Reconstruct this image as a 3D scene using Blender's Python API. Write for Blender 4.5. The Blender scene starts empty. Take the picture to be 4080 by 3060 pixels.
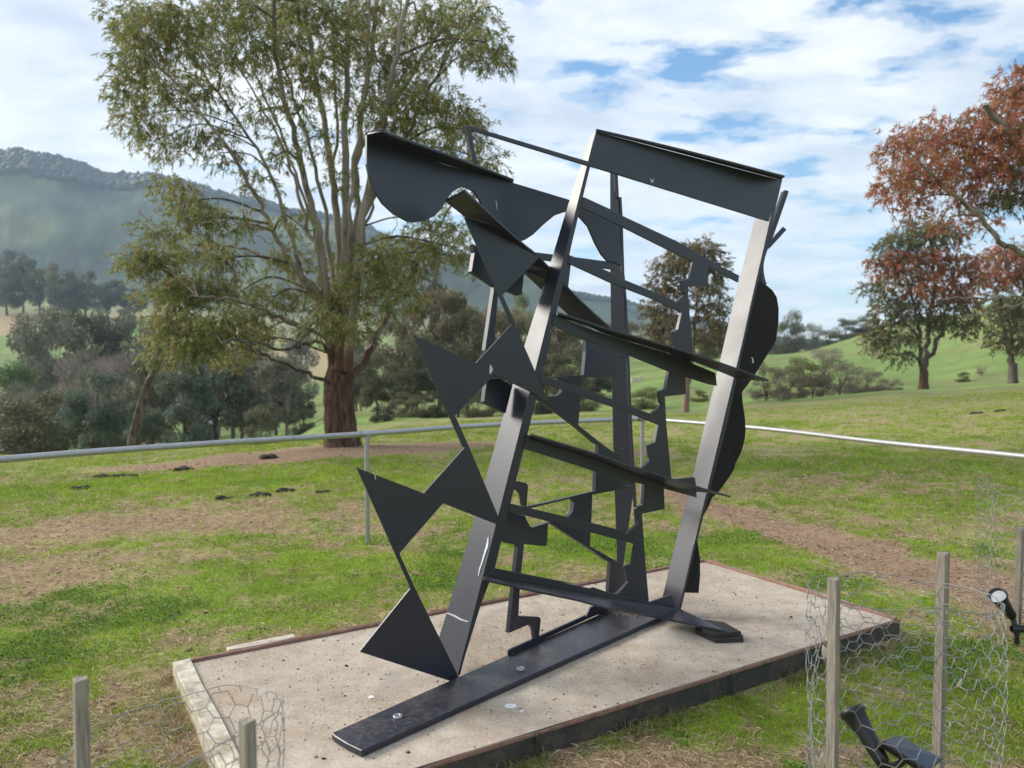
import bpy, bmesh, math, random
import numpy as np
from mathutils import Vector, Matrix

random.seed(7)
rng = np.random.default_rng(11)
S = bpy.context.scene
COL = S.collection

# ------------------------------------------------------------------ camera
FOC, CX, CY = 3043.0, 2040.0, 1530.0           # the lens, in pixels of the 4080 wide photograph
CAM = np.array([0.0, 0.0, 1.6])
PITCH = math.atan(108.0 / FOC)
cd = bpy.data.cameras.new("camera")
cam = bpy.data.objects.new("camera", cd)
COL.objects.link(cam)
cam.location = CAM
cam.rotation_euler = (math.pi / 2 - PITCH, 0, 0)
cd.sensor_width = 36.0
cd.lens = FOC / 4080.0 * 36.0
cd.clip_start, cd.clip_end = 0.05, 9000.0
cd.dof.use_dof = True
cd.dof.focus_distance = 4.1
cd.dof.aperture_fstop = 2.6
S.camera = cam

# ------------------------------------------------------------------ light, sky, exposure
SUN_DIR = Vector((-0.95, 0.31, 0.0)).normalized() * math.cos(math.radians(29)) + Vector((0, 0, math.sin(math.radians(29))))
sl = bpy.data.lights.new("sun", "SUN")
sl.energy, sl.angle, sl.color = 3.5, math.radians(26), (1.0, 0.94, 0.84)
so = bpy.data.objects.new("sun", sl)
COL.objects.link(so)
so.rotation_euler = (-SUN_DIR).to_track_quat('-Z', 'Y').to_euler()
so.location = (-30, 10, 40)

W = bpy.data.worlds.new("World")
S.world = W
W.use_nodes = True
nt = W.node_tree
nt.nodes.clear()
def nd(t, typ, **kw):
    n = t.nodes.new(typ)
    for k, v in kw.items():
        setattr(n, k, v)
    return n
def mathn(t, op, a, b=None, clamp=False):
    n = nd(t, 'ShaderNodeMath', operation=op, use_clamp=clamp)
    for i, v in enumerate((a, b)):
        if v is None: continue
        if isinstance(v, (int, float)): n.inputs[i].default_value = v
        else: t.links.new(v, n.inputs[i])
    return n.outputs[0]
def ramp(t, fac, stops, interp='LINEAR'):
    r = nd(t, 'ShaderNodeValToRGB')
    r.color_ramp.interpolation = interp
    e = r.color_ramp.elements
    while len(e) < len(stops): e.new(0.5)
    for el, (p, c) in zip(e, stops):
        el.position = p
        el.color = (c, c, c, 1) if isinstance(c, (int, float)) else (*c, 1)
    t.links.new(fac, r.inputs[0])
    return r.outputs[0]
sky = nd(nt, 'ShaderNodeTexSky', sky_type='NISHITA')
sky.sun_disc = False
sky.sun_elevation = math.radians(29)
sky.sun_rotation = math.atan2(SUN_DIR.x, SUN_DIR.y)
sky.altitude = 300
bg1 = nd(nt, 'ShaderNodeBackground'); bg1.inputs[1].default_value = 0.115
hs_ = nd(nt, 'ShaderNodeHueSaturation'); hs_.inputs['Saturation'].default_value = 1.55
nt.links.new(sky.outputs[0], hs_.inputs['Color']); nt.links.new(hs_.outputs[0], bg1.inputs[0])
tc = nd(nt, 'ShaderNodeTexCoord')
sx = nd(nt, 'ShaderNodeSeparateXYZ'); nt.links.new(tc.outputs['Generated'], sx.inputs[0])
zz_ = mathn(nt, 'ADD', mathn(nt, 'MAXIMUM', sx.outputs[2], 0.0), 0.13)
cv = nd(nt, 'ShaderNodeCombineXYZ')
nt.links.new(mathn(nt, 'DIVIDE', sx.outputs[0], zz_), cv.inputs[0])
nt.links.new(mathn(nt, 'DIVIDE', sx.outputs[1], zz_), cv.inputs[1])
mp = nd(nt, 'ShaderNodeMapping')
mp.inputs['Rotation'].default_value = (0, 0, math.radians(-14))
mp.inputs['Scale'].default_value = (0.85, 1.15, 1)
mp.inputs['Location'].default_value = (3.1, 0.4, 0)
nt.links.new(cv.outputs[0], mp.inputs[0])
def noise(t, vec, scale, detail=6, rough=0.55, dist=0.0, out=0):
    n = nd(t, 'ShaderNodeTexNoise')
    n.inputs['Scale'].default_value = scale
    n.inputs['Detail'].default_value = detail
    n.inputs['Roughness'].default_value = rough
    n.inputs['Distortion'].default_value = dist
    if vec is not None: t.links.new(vec, n.inputs['Vector'])
    return n.outputs[out]
c1 = noise(nt, mp.outputs[0], 3.0, 10, 0.58, 0.15)
c2 = noise(nt, mp.outputs[0], 0.7, 3, 0.5)
cov = mathn(nt, 'ADD', mathn(nt, 'MULTIPLY', c1, 0.8), mathn(nt, 'MULTIPLY', c2, 0.35))
# more cloud towards the sun side of the sky, breaking up away from it
cov = mathn(nt, 'SUBTRACT', cov, mathn(nt, 'MULTIPLY', sx.outputs[0], 0.085))
fac = ramp(nt, cov, [(0.437, 0.05), (0.478, 0.5), (0.52, 0.90), (0.575, 1.0)], 'EASE')
c3 = noise(nt, mp.outputs[0], 2.3, 7, 0.6, 0.2)
ccol = ramp(nt, c3, [(0.32, (0.60, 0.66, 0.78)), (0.48, (0.82, 0.86, 0.93)), (0.62, (1.02, 1.02, 1.02))])
bg2 = nd(nt, 'ShaderNodeBackground'); bg2.inputs[1].default_value = 0.66
nt.links.new(ccol, bg2.inputs[0])
ms = nd(nt, 'ShaderNodeMixShader')
nt.links.new(fac, ms.inputs[0]); nt.links.new(bg1.outputs[0], ms.inputs[1]); nt.links.new(bg2.outputs[0], ms.inputs[2])
wo = nd(nt, 'ShaderNodeOutputWorld'); nt.links.new(ms.outputs[0], wo.inputs[0])

S.view_settings.view_transform = 'Standard'
S.view_settings.look = 'None'
S.view_settings.exposure = 0.76
S.view_settings.gamma = 1.0
S.view_settings.use_curve_mapping = False
S.render.engine = 'CYCLES'
S.cycles.use_denoising = True
S.cycles.max_bounces = 6
S.cycles.diffuse_bounces = 3
S.cycles.glossy_bounces = 3
S.cycles.transparent_max_bounces = 8
S.cycles.volume_bounces = 2
S.cycles.sample_clamp_indirect = 6.0

# ------------------------------------------------------------------ helpers: measuring and meshes
CP, SP = math.cos(PITCH), math.sin(PITCH)
def ray(p):
    x, y = (p[0] - CX) / FOC, (p[1] - CY) / FOC
    return np.array([x, CP - y * SP, -SP - y * CP])       # depth along the lens axis is 1
def at_z(p, z=0.0):
    r = ray(p); t = (z - CAM[2]) / r[2]
    return CAM + r * t
def at_depth(p, d):
    return CAM + ray(p) * d
def D(x, y):                                              # the 2212 wide view -> photograph pixels
    return (x * 4080 / 2212, y * 4080 / 2212)
def atd(x, y, Y):                                         # point at ground distance Y
    r = ray(D(x, y)); return CAM + r * (Y / r[1])
def zm(x0, y0, k, pts):
    return [(x0 + a * k, y0 + b * k) for a, b in pts]
K1 = 1000 / 2212.0; K6 = 600 / 2212.0; K5 = 650 / 1659.0; K3 = 500 / 1659.0
Z1 = lambda *p: zm(1400, 450, K1, p)
Z2 = lambda *p: zm(2200, 450, K1, p)
Z3 = lambda *p: zm(1400, 1200, K1, p)
Z4 = lambda *p: zm(2200, 1200, K1, p)
Z5 = lambda *p: zm(1300, 1900, K1, p)
Z6 = lambda *p: zm(2100, 1900, K1, p)
Z7 = lambda *p: zm(1200, 2300, K1, p)
Z8 = lambda *p: zm(2100, 2300, K1, p)
Y1 = lambda *p: zm(1840, 950, K6, p)
Y2 = lambda *p: zm(2100, 1400, K6, p)
Y3 = lambda *p: zm(2600, 1000, K6, p)
Y4 = lambda *p: zm(2700, 1350, K5, p)
Y5 = lambda *p: zm(1850, 1350, K6, p)
Y6 = lambda *p: zm(2900, 650, K3, p)

class Plane:
    def __init__(s, o, n):
        s.o = np.array(o, float); s.n = np.array(n, float); s.n /= np.linalg.norm(s.n)
        if np.dot(s.n, CAM - s.o) < 0: s.n = -s.n         # normal towards the viewer's side
    def hit(s, p, off=0.0):
        r = ray(p); t = np.dot(s.o + s.n * off - CAM, s.n) / np.dot(r, s.n)
        return CAM + r * t

def props(o, label=None, cat=None, group=None, kind=None):
    if label: o['label'] = label
    if cat: o['category'] = cat
    if group: o['group'] = group
    if kind: o['kind'] = kind
    return o
def empty(name, loc=(0, 0, 0), label=None, cat=None, group=None):
    o = bpy.data.objects.new(name, None); COL.objects.link(o)
    o.location = tuple(loc); o.empty_display_size = 0.2
    return props(o, label, cat, group)
def link(name, me, mat=None, parent=None, smooth=False):
    o = bpy.data.objects.new(name, me); COL.objects.link(o)
    if mat and not me.materials: me.materials.append(mat)
    if parent is not None:
        o.parent = parent
        o.matrix_parent_inverse = Matrix.Translation(-Vector(parent.location))
    if smooth and len(me.polygons):
        me.polygons.foreach_set('use_smooth', np.ones(len(me.polygons), bool))
    return o
def np_mesh(name, V, F, C=None):
    """V (n,3), F (m,k) with constant k, C (n,3) colours"""
    me = bpy.data.meshes.new(name)
    V = np.asarray(V, np.float32); F = np.asarray(F, np.int32); k = F.shape[1]
    me.vertices.add(len(V)); me.vertices.foreach_set('co', V.ravel())
    me.loops.add(F.size); me.loops.foreach_set('vertex_index', F.ravel())
    me.polygons.add(len(F))
    me.polygons.foreach_set('loop_start', np.arange(0, F.size, k, dtype=np.int32))
    me.polygons.foreach_set('loop_total', np.full(len(F), k, np.int32))
    if C is not None:
        a = me.attributes.new('col', 'FLOAT_COLOR', 'POINT')
        a.data.foreach_set('color', np.concatenate([C, np.ones((len(C), 1))], 1).astype(np.float32).ravel())
    me.update(); me.validate()
    return me
def bm_mesh(name, bm, recalc=True):
    if recalc: bmesh.ops.recalc_face_normals(bm, faces=bm.faces)
    me = bpy.data.meshes.new(name); bm.to_mesh(me); bm.free(); return me
def bevel(o, w=0.002, seg=1):
    m = o.modifiers.new('bevel', 'BEVEL'); m.width = w; m.segments = seg
    m.limit_method = 'ANGLE'; m.angle_limit = math.radians(50)
    return o
def prism(name, top, bottom, mat, parent=None, bev=0.002):
    bm = bmesh.new()
    a = [bm.verts.new(p) for p in top]; b = [bm.verts.new(p) for p in bottom]; n = len(a)
    bm.faces.new(a); bm.faces.new(b[::-1])
    for i in range(n):
        bm.faces.new((a[i], b[i], b[(i + 1) % n], a[(i + 1) % n]))
    o = link(name, bm_mesh(name, bm), mat, parent)
    if bev: bevel(o, bev)
    return o
def box(name, c, size, mat, parent=None, rot=None, bev=0.002):
    bm = bmesh.new(); bmesh.ops.create_cube(bm, size=1)
    M = Matrix.Translation(Vector(c)) @ (rot.to_4x4() if rot is not None else Matrix.Identity(4)) @ Matrix.Diagonal((*size, 1))
    bm.transform(M)
    o = link(name, bm_mesh(name, bm), mat, parent)
    if bev: bevel(o, bev)
    return o
def catmull(P, n=6):
    P = np.asarray(P, float)
    Q = np.vstack([2 * P[0] - P[1], P, 2 * P[-1] - P[-2]]); out = []
    for i in range(1, len(Q) - 2):
        a, b, c, d = Q[i - 1], Q[i], Q[i + 1], Q[i + 2]
        for t in np.linspace(0, 1, n, endpoint=False):
            out.append(0.5 * (2 * b + (c - a) * t + (2 * a - 5 * b + 4 * c - d) * t * t + (3 * b - a - 3 * c + d) * t ** 3))
    out.append(P[-1]); return np.array(out)
def tube_arrays(P, R, n=6, base=0):
    P = np.asarray(P, float); R = np.asarray(R, float); m = len(P)
    T = np.gradient(P, axis=0); T /= np.linalg.norm(T, axis=1)[:, None] + 1e-9
    up = np.array([0.31, 0.22, 0.92]) if abs(T[0][2]) < 0.8 else np.array([0.9, 0.3, 0.1])
    A = np.cross(T, up); A /= np.linalg.norm(A, axis=1)[:, None] + 1e-9
    B = np.cross(T, A)
    th = np.linspace(0, 2 * np.pi, n, endpoint=False)
    V = (P[:, None] + R[:, None, None] * (np.cos(th)[None, :, None] * A[:, None] + np.sin(th)[None, :, None] * B[:, None])).reshape(-1, 3)
    i = np.arange(m - 1)[:, None] * n; j = np.arange(n)[None]; jn = (j + 1) % n
    F = np.stack([i + j, i + jn, i + n + jn, i + n + j], -1).reshape(-1, 4) + base
    return V, F
class Tubes:
    def __init__(s): s.V, s.F, s.k = [], [], 0
    def add(s, P, R, n=6):
        if np.isscalar(R): R = np.full(len(P), R)
        V, F = tube_arrays(P, R, n, s.k); s.V.append(V); s.F.append(F); s.k += len(V)
    def build(s, name, mat, parent=None):
        return link(name, np_mesh(name, np.vstack(s.V), np.vstack(s.F)), mat, parent, True)
def lathe(prof, n=20):
    """profile [(r,z)...] round local Z"""
    th = np.linspace(0, 2 * np.pi, n, endpoint=False); pr = np.array(prof, float)
    V = np.stack([pr[:, 0][:, None] * np.cos(th), pr[:, 0][:, None] * np.sin(th), np.repeat(pr[:, 1][:, None], n, 1)], -1).reshape(-1, 3)
    m = len(pr); i = np.arange(m - 1)[:, None] * n; j = np.arange(n)[None]; jn = (j + 1) % n
    return V, np.stack([i + j, i + jn, i + n + jn, i + n + j], -1).reshape(-1, 4)
def frame_to(v):                                           # rotation taking local Z to v
    return Vector(v).to_track_quat('Z', 'Y').to_matrix()

def hash2(ix, iy, seed):
    h = (ix.astype(np.int64) * 374761393 + iy.astype(np.int64) * 668265263 + seed * 974711) & 0x7fffffff
    h = ((h ^ (h >> 13)) * 1274126177) & 0x7fffffff
    return ((h ^ (h >> 16)) & 0xffff) / 65535.0
def vnoise(x, y, seed=0):
    ix, iy = np.floor(x), np.floor(y); fx, fy = x - ix, y - iy
    fx = fx * fx * (3 - 2 * fx); fy = fy * fy * (3 - 2 * fy)
    a, b = hash2(ix, iy, seed), hash2(ix + 1, iy, seed); c, d = hash2(ix, iy + 1, seed), hash2(ix + 1, iy + 1, seed)
    return (a * (1 - fx) + b * fx) * (1 - fy) + (c * (1 - fx) + d * fx) * fy
def fbm(x, y, oct=4, seed=0, g=0.5):
    s = 0; a = 1; t = 0
    for o in range(oct):
        s = s + a * vnoise(x * 2 ** o + 17.3 * o, y * 2 ** o - 9.1 * o, seed + o); t += a; a *= g
    return s / t
def sst(a, b, x):
    t = np.clip((x - a) / (b - a), 0, 1); return t * t * (3 - 2 * t)

# ------------------------------------------------------------------ materials
def mat_new(name):
    m = bpy.data.materials.new(name); m.use_nodes = True; t = m.node_tree
    b = t.nodes['Principled BSDF']; return m, t, b
def coords(t, kind='Object'):
    return nd(t, 'ShaderNodeTexCoord').outputs[kind]
def mixc(t, f, a, b, mode='MIX'):
    n = nd(t, 'ShaderNodeMix', data_type='RGBA', blend_type=mode)
    for i, v in ((0, f), (6, a), (7, b)):
        if isinstance(v, (int, float)): n.inputs[i].default_value = v
        elif isinstance(v, tuple): n.inputs[i].default_value = (*v, 1)
        else: t.links.new(v, n.inputs[i])
    return n.outputs[2]
def bump(t, b, h, strength=0.3, dist=0.01):
    n = nd(t, 'ShaderNodeBump'); n.inputs['Strength'].default_value = strength; n.inputs['Distance'].default_value = dist
    t.links.new(h, n.inputs['Height']); t.links.new(n.outputs[0], b.inputs['Normal'])
def simple(name, c, rough=0.6, metal=0.0, var=0.2, scale=12, bumps=0.0, spec=0.5):
    m, t, b = mat_new(name); v = coords(t)
    n = noise(t, v, scale, 5, 0.6)
    f = ramp(t, n, [(0.3, 1 - var), (0.7, 1 + var)])
    f = mathn(t, 'ADD', mathn(t, 'MULTIPLY', n, 2 * var), 1 - var)
    cc = nd(t, 'ShaderNodeVectorMath', operation='SCALE'); cc.inputs[0].default_value = c; t.links.new(f, cc.inputs['Scale'])
    t.links.new(cc.outputs[0], b.inputs['Base Color'])
    b.inputs['Roughness'].default_value = rough; b.inputs['Metallic'].default_value = metal
    b.inputs['Specular IOR Level'].default_value = spec
    if bumps: bump(t, b, noise(t, v, scale * 4, 5, 0.6), bumps, 0.01)
    return m
def paint(name, c, rough, spec=0.5, dust=0.35):
    m, t, b = mat_new(name); v = coords(t)
    n = noise(t, v, 3.5, 6, 0.6); n2 = noise(t, v, 34, 7, 0.7)
    r = mathn(t, 'ADD', mathn(t, 'MULTIPLY', n, 0.16), rough - 0.08)
    t.links.new(r, b.inputs['Roughness'])
    g = nd(t, 'ShaderNodeNewGeometry'); gs = nd(t, 'ShaderNodeSeparateXYZ'); t.links.new(g.outputs['Normal'], gs.inputs[0])
    upf = ramp(t, gs.outputs[2], [(0.55, 0.0), (0.95, 1.0)])
    spk = ramp(t, mathn(t, 'ADD', mathn(t, 'MULTIPLY', n2, 0.6), mathn(t, 'MULTIPLY', n, 0.4)), [(0.46, 0.0), (0.66, 1.0)])
    d = mathn(t, 'MULTIPLY', mathn(t, 'MULTIPLY', upf, spk), dust)
    chips = ramp(t, noise(t, v, 23, 3, 0.5), [(0.765, 0.0), (0.78, 1.0)])
    base = mixc(t, d, c, (0.13, 0.105, 0.08))
    base = mixc(t, mathn(t, 'MULTIPLY', chips, 0.5), base, (0.35, 0.36, 0.38))
    t.links.new(base, b.inputs['Base Color'])
    b.inputs['Specular IOR Level'].default_value = spec
    b.inputs['IOR'].default_value = 1.55 if spec > .8 else 1.45
    bump(t, b, noise(t, v, 160, 3, 0.5), 0.05, 0.004)
    return m
M_STEEL = paint("dark_steel_paint", (0.017, 0.019, 0.034), 0.41, 0.80, 0.75)
M_MATTE = paint("darkened_matte_paint", (0.020, 0.019, 0.017), 0.75, 0.25, 0.1)  # steel paint darkened in place of the dark reflections on the curved plates
M_WELD = simple("weld_scar", (0.55, 0.57, 0.6), 0.35, 0.6, 0.2, 60)
M_GALV = simple("galvanised_steel", (0.42, 0.43, 0.44), 0.42, 0.75, 0.25, 18)
M_WIRE = simple("galvanised_wire", (0.27, 0.28, 0.28), 0.5, 0.5, 0.2, 30)
M_BLACKP = simple("black_plastic", (0.012, 0.012, 0.013), 0.38, 0, 0.2, 20)
M_RUBBER = simple("weathered_black_board", (0.035, 0.03, 0.027), 0.85, 0, 0.4, 30, 0.5)
M_LENS = simple("frosted_lens", (0.42, 0.44, 0.46), 0.15, 0, 0.15, 60)
M_PVCELL = simple("solar_cells", (0.012, 0.018, 0.04), 0.12, 0, 0.2, 40)
def wood(name, c1, c2, scale=6, rough=0.85, axis=(1, 1, 12)):
    m, t, b = mat_new(name); v = coords(t)
    mp = nd(t, 'ShaderNodeMapping'); mp.inputs['Scale'].default_value = axis; t.links.new(v, mp.inputs[0])
    n = noise(t, mp.outputs[0], scale, 6, 0.62, 0.4); n2 = noise(t, v, 3, 3)
    f = mathn(t, 'ADD', mathn(t, 'MULTIPLY', n, 0.75), mathn(t, 'MULTIPLY', n2, 0.25))
    t.links.new(mixc(t, ramp(t, f, [(0.36, 0.0), (0.64, 1.0)]), c1, c2), b.inputs['Base Color'])
    b.inputs['Roughness'].default_value = rough
    bump(t, b, n, 0.5, 0.004)
    return m
M_STAKE = wood("grey_hardwood", (0.15, 0.12, 0.095), (0.36, 0.32, 0.27), 7, 0.85, (30, 30, 1.5))
M_WHITEB = wood("flaking_white_board", (0.30, 0.25, 0.18), (0.66, 0.61, 0.50), 5, 0.8, (3, 3, 6))
M_REDB = wood("red_brown_board", (0.20, 0.105, 0.075), (0.33, 0.19, 0.145), 6, 0.8, (4, 4, 8))
M_PLANK = wood("pale_plank", (0.40, 0.34, 0.27), (0.62, 0.56, 0.47), 6, 0.8, (3, 3, 9))
def form_side():
    m, t, b = mat_new("dark_form_side"); v = coords(t)
    n = noise(t, v, 5, 6, 0.6, 0.3); n2 = noise(t, v, 40, 5, 0.6)
    f = mathn(t, 'ADD', mathn(t, 'MULTIPLY', n, 0.6), mathn(t, 'MULTIPLY', n2, 0.4))
    c = mixc(t, ramp(t, f, [(0.42, 0.0), (0.62, 1.0)]), (0.036, 0.036, 0.034), (0.10, 0.08, 0.062))
    t.links.new(c, b.inputs['Base Color']); b.inputs['Roughness'].default_value = 0.7
    bump(t, b, n2, 0.3, 0.004); return m
M_FORM = form_side()
def concrete():
    m, t, b = mat_new("worn_concrete"); v = coords(t)
    n1 = noise(t, v, 1.3, 5, 0.55, 0.3); n2 = noise(t, v, 9, 6, 0.6); n3 = noise(t, v, 70, 5, 0.65); n4 = noise(t, v, 240, 2, 0.5)
    f = mathn(t, 'ADD', mathn(t, 'MULTIPLY', n1, 0.55), mathn(t, 'MULTIPLY', n2, 0.45))
    c = mixc(t, ramp(t, f, [(0.36, 0.0), (0.64, 1.0)]), (0.31, 0.245, 0.185), (0.52, 0.455, 0.375))
    c = mixc(t, mathn(t, 'MULTIPLY', ramp(t, n3, [(0.50, 0.0), (0.66, 1.0)]), 0.5), c, (0.62, 0.55, 0.45))
    c = mixc(t, mathn(t, 'MULTIPLY', ramp(t, n3, [(0.28, 1.0), (0.40, 0.0)]), 0.6), c, (0.17, 0.12, 0.085))
    vo = nd(t, 'ShaderNodeTexVoronoi'); vo.inputs['Scale'].default_value = 55; t.links.new(v, vo.inputs['Vector'])
    peb = mathn(t, 'MULTIPLY', ramp(t, vo.outputs['Distance'], [(0.16, 1.0), (0.30, 0.0)]), ramp(t, n2, [(0.48, 0.0), (0.60, 1.0)]))
    c = mixc(t, mathn(t, 'MULTIPLY', peb, 0.55), c, (0.60, 0.53, 0.45))
    st = noise(t, v, 2.6, 5, 0.6, 0.5)
    c = mixc(t, mathn(t, 'MULTIPLY', ramp(t, st, [(0.54, 0.0), (0.68, 1.0)]), 0.45), c, (0.26, 0.23, 0.215))
    c = mixc(t, mathn(t, 'MULTIPLY', ramp(t, st, [(0.30, 1.0), (0.42, 0.0)]), 0.40), c, (0.38, 0.25, 0.165))
    t.links.new(c, b.inputs['Base Color']); b.inputs['Roughness'].default_value = 0.9
    b.inputs['Specular IOR Level'].default_value = 0.25
    h = mathn(t, 'ADD', mathn(t, 'MULTIPLY', n3, 0.6), mathn(t, 'ADD', mathn(t, 'MULTIPLY', n4, 0.25), mathn(t, 'MULTIPLY', peb, 0.4)))
    bump(t, b, h, 0.45, 0.006); return m
M_CONC = concrete()
def leaf_mat(name, trans=0.25, rough=0.55, spec=0.35):
    m, t, b = mat_new(name)
    a = nd(t, 'ShaderNodeAttribute', attribute_name='col')
    t.links.new(a.outputs['Color'], b.inputs['Base Color'])
    b.inputs['Roughness'].default_value = rough
    b.inputs['Specular IOR Level'].default_value = spec
    tr = nd(t, 'ShaderNodeBsdfTranslucent'); t.links.new(a.outputs['Color'], tr.inputs[0])
    mx = nd(t, 'ShaderNodeMixShader'); mx.inputs[0].default_value = trans
    t.links.new(b.outputs[0], mx.inputs[1]); t.links.new(tr.outputs[0], mx.inputs[2])
    t.links.new(mx.outputs[0], t.nodes['Material Output'].inputs[0])
    return m
M_LEAF = leaf_mat("leaves", 0.38)
M_GRASS = leaf_mat("grass_blades", 0.42, 0.7, 0.12)
M_STRAW = leaf_mat("straw", 0.1, 0.8, 0.1)
def bark(name, c1, c2, stretch=0.25, scale=9, lo=0.38, hi=0.62):
    m, t, b = mat_new(name); v = coords(t)
    mp = nd(t, 'ShaderNodeMapping'); mp.inputs['Scale'].default_value = (1, 1, stretch); t.links.new(v, mp.inputs[0])
    n = noise(t, mp.outputs[0], scale, 7, 0.62, 0.6)
    t.links.new(mixc(t, ramp(t, n, [(lo, 0.0), (hi, 1.0)]), c1, c2), b.inputs['Base Color'])
    b.inputs['Roughness'].default_value = 0.9; b.inputs['Specular IOR Level'].default_value = 0.2
    bump(t, b, n, 0.8, 0.03); return m
M_BARK = bark("rough_brown_bark", (0.040, 0.024, 0.018), (0.16, 0.095, 0.066), 0.16, 14)
M_PALE = bark("pale_gum_bark", (0.10, 0.072, 0.052), (0.29, 0.255, 0.205), 0.12, 5, 0.34, 0.56)
M_GREYB = bark("grey_bark", (0.05, 0.038, 0.030), (0.17, 0.135, 0.11), 0.2, 9)
def gum_bark():
    m, t, b = mat_new("streaked_gum_bark"); v = coords(t)
    mp = nd(t, 'ShaderNodeMapping'); mp.inputs['Scale'].default_value = (1, 1, .12); t.links.new(v, mp.inputs[0])
    n = noise(t, mp.outputs[0], 5, 7, 0.62, 0.6); n2 = noise(t, mp.outputs[0], 3.2, 6, 0.65, 0.5)
    c = mixc(t, ramp(t, n, [(0.34, 0.0), (0.56, 1.0)]), (0.10, 0.072, 0.052), (0.30, 0.265, 0.215))
    s = nd(t, 'ShaderNodeSeparateXYZ'); t.links.new(v, s.inputs[0])
    h = mathn(t, 'ADD', mathn(t, 'MULTIPLY', s.outputs[2], 0.16), mathn(t, 'MULTIPLY', n2, 1.1))
    c = mixc(t, ramp(t, h, [(0.72, 1.0), (1.02, 0.0)]), c, (0.115, 0.062, 0.042))
    t.links.new(c, b.inputs['Base Color']); b.inputs['Roughness'].default_value = 0.85; b.inputs['Specular IOR Level'].default_value = 0.2
    bump(t, b, n, 0.8, 0.03); return m
M_GUM = gum_bark()
M_PINKB = bark("pinkish_bark", (0.15, 0.09, 0.065), (0.36, 0.25, 0.19), 0.2, 5)
def ground_mat():
    m, t, b = mat_new("ground_cover"); v = coords(t)
    a = nd(t, 'ShaderNodeAttribute', attribute_name='col')
    n1 = noise(t, v, 28, 6, 0.65); n2 = noise(t, v, 6, 5, 0.6); n3 = noise(t, v, 0.9, 6, 0.6)
    f = mathn(t, 'ADD', mathn(t, 'MULTIPLY', n1, 0.5), mathn(t, 'ADD', mathn(t, 'MULTIPLY', n2, 0.35), mathn(t, 'MULTIPLY', n3, 0.25)))
    f = mathn(t, 'ADD', mathn(t, 'MULTIPLY', f, 1.5), 0.20)
    sc = nd(t, 'ShaderNodeVectorMath', operation='SCALE'); t.links.new(a.outputs['Color'], sc.inputs[0]); t.links.new(f, sc.inputs['Scale'])
    t.links.new(sc.outputs[0], b.inputs['Base Color']); b.inputs['Roughness'].default_value = 0.95
    b.inputs['Specular IOR Level'].default_value = 0.15
    bump(t, b, n1, 0.4, 0.012); return m
M_GROUND = ground_mat()

# ------------------------------------------------------------------ terrain
QA = np.array(at_z(D(414, 1432))[:2]); QB = np.array(at_z((2808, 2238))[:2]); QC = np.array(at_z((3522, 2482))[:2])
e1 = (QB - QA); L1 = np.linalg.norm(e1); e1 /= L1
e2 = np.array([e1[1], -e1[0]])                             # towards the viewer
L2 = abs(np.dot(QC - QB, e2)); QB = QA + e1 * L1; QC = QB + e2 * L2; QD = QA + e2 * L2
TX = np.array([-1500, 0, 300, 540, 740, 900, 1000, 1320, 1480, 1660, 1990, 2212, 3700], float)
TY = np.array([9, 14, 20, 30, 45, 70, 120, 200, 320, 450, 600, 900, 1300, 2600], float)
TZ = np.array([
 [-.25, -.45, -1.1, -3.2, -6, -9, -12, -2, 22, 38, 75, 250, 180, 120],
 [-.18, -.42, -1.05, -3.2, -6, -9, -12, -2, 22, 38, 75, 242, 180, 120],
 [-.10, -.30, -.90, -2.8, -5, -8, -11, -2, 19, 30, 60, 209, 160, 110],
 [-.06, -.16, -.75, -2.2, -4, -6, -9, -5, 10, 25, 50, 175, 140, 100],
 [-.03, -.04, -.50, -1.2, -1.8, -3.5, -7, -4, 8, 20, 40, 158, 130, 90],
 [-.03, -.02, -.35, -.9, -1.6, -3, -5, -2, 8, 18, 35, 132, 110, 80],
 [-.03, .0, -.2, -.8, -2, -3, -4, 0, 6, 16, 30, 116, 100, 70],
 [-.03, .02, .0, -.6, -1.2, -1, 1, 3, 6, 12, 22, 64, 60, 50],
 [-.03, .03, .0, -.56, -.6, 0, 1.2, 2, 4, 8, 14, 40, 40, 40],
 [-.03, .05, .08, -.15, -.5, .3, 1.8, 1.5, 2, 3, 6, 16, 20, 20],
 [-.02, .12, .3, .3, -.1, 1.5, 6, 11, 8, 5, 5, 5, 5, 5],
 [0, .25, .5, .55, .3, 4, 11, 14, 10, 6, 6, 6, 6, 6],
 [0, .3, .6, .8, .8, 4, 10, 13, 10, 8, 8, 8, 8, 8]], float)
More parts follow.
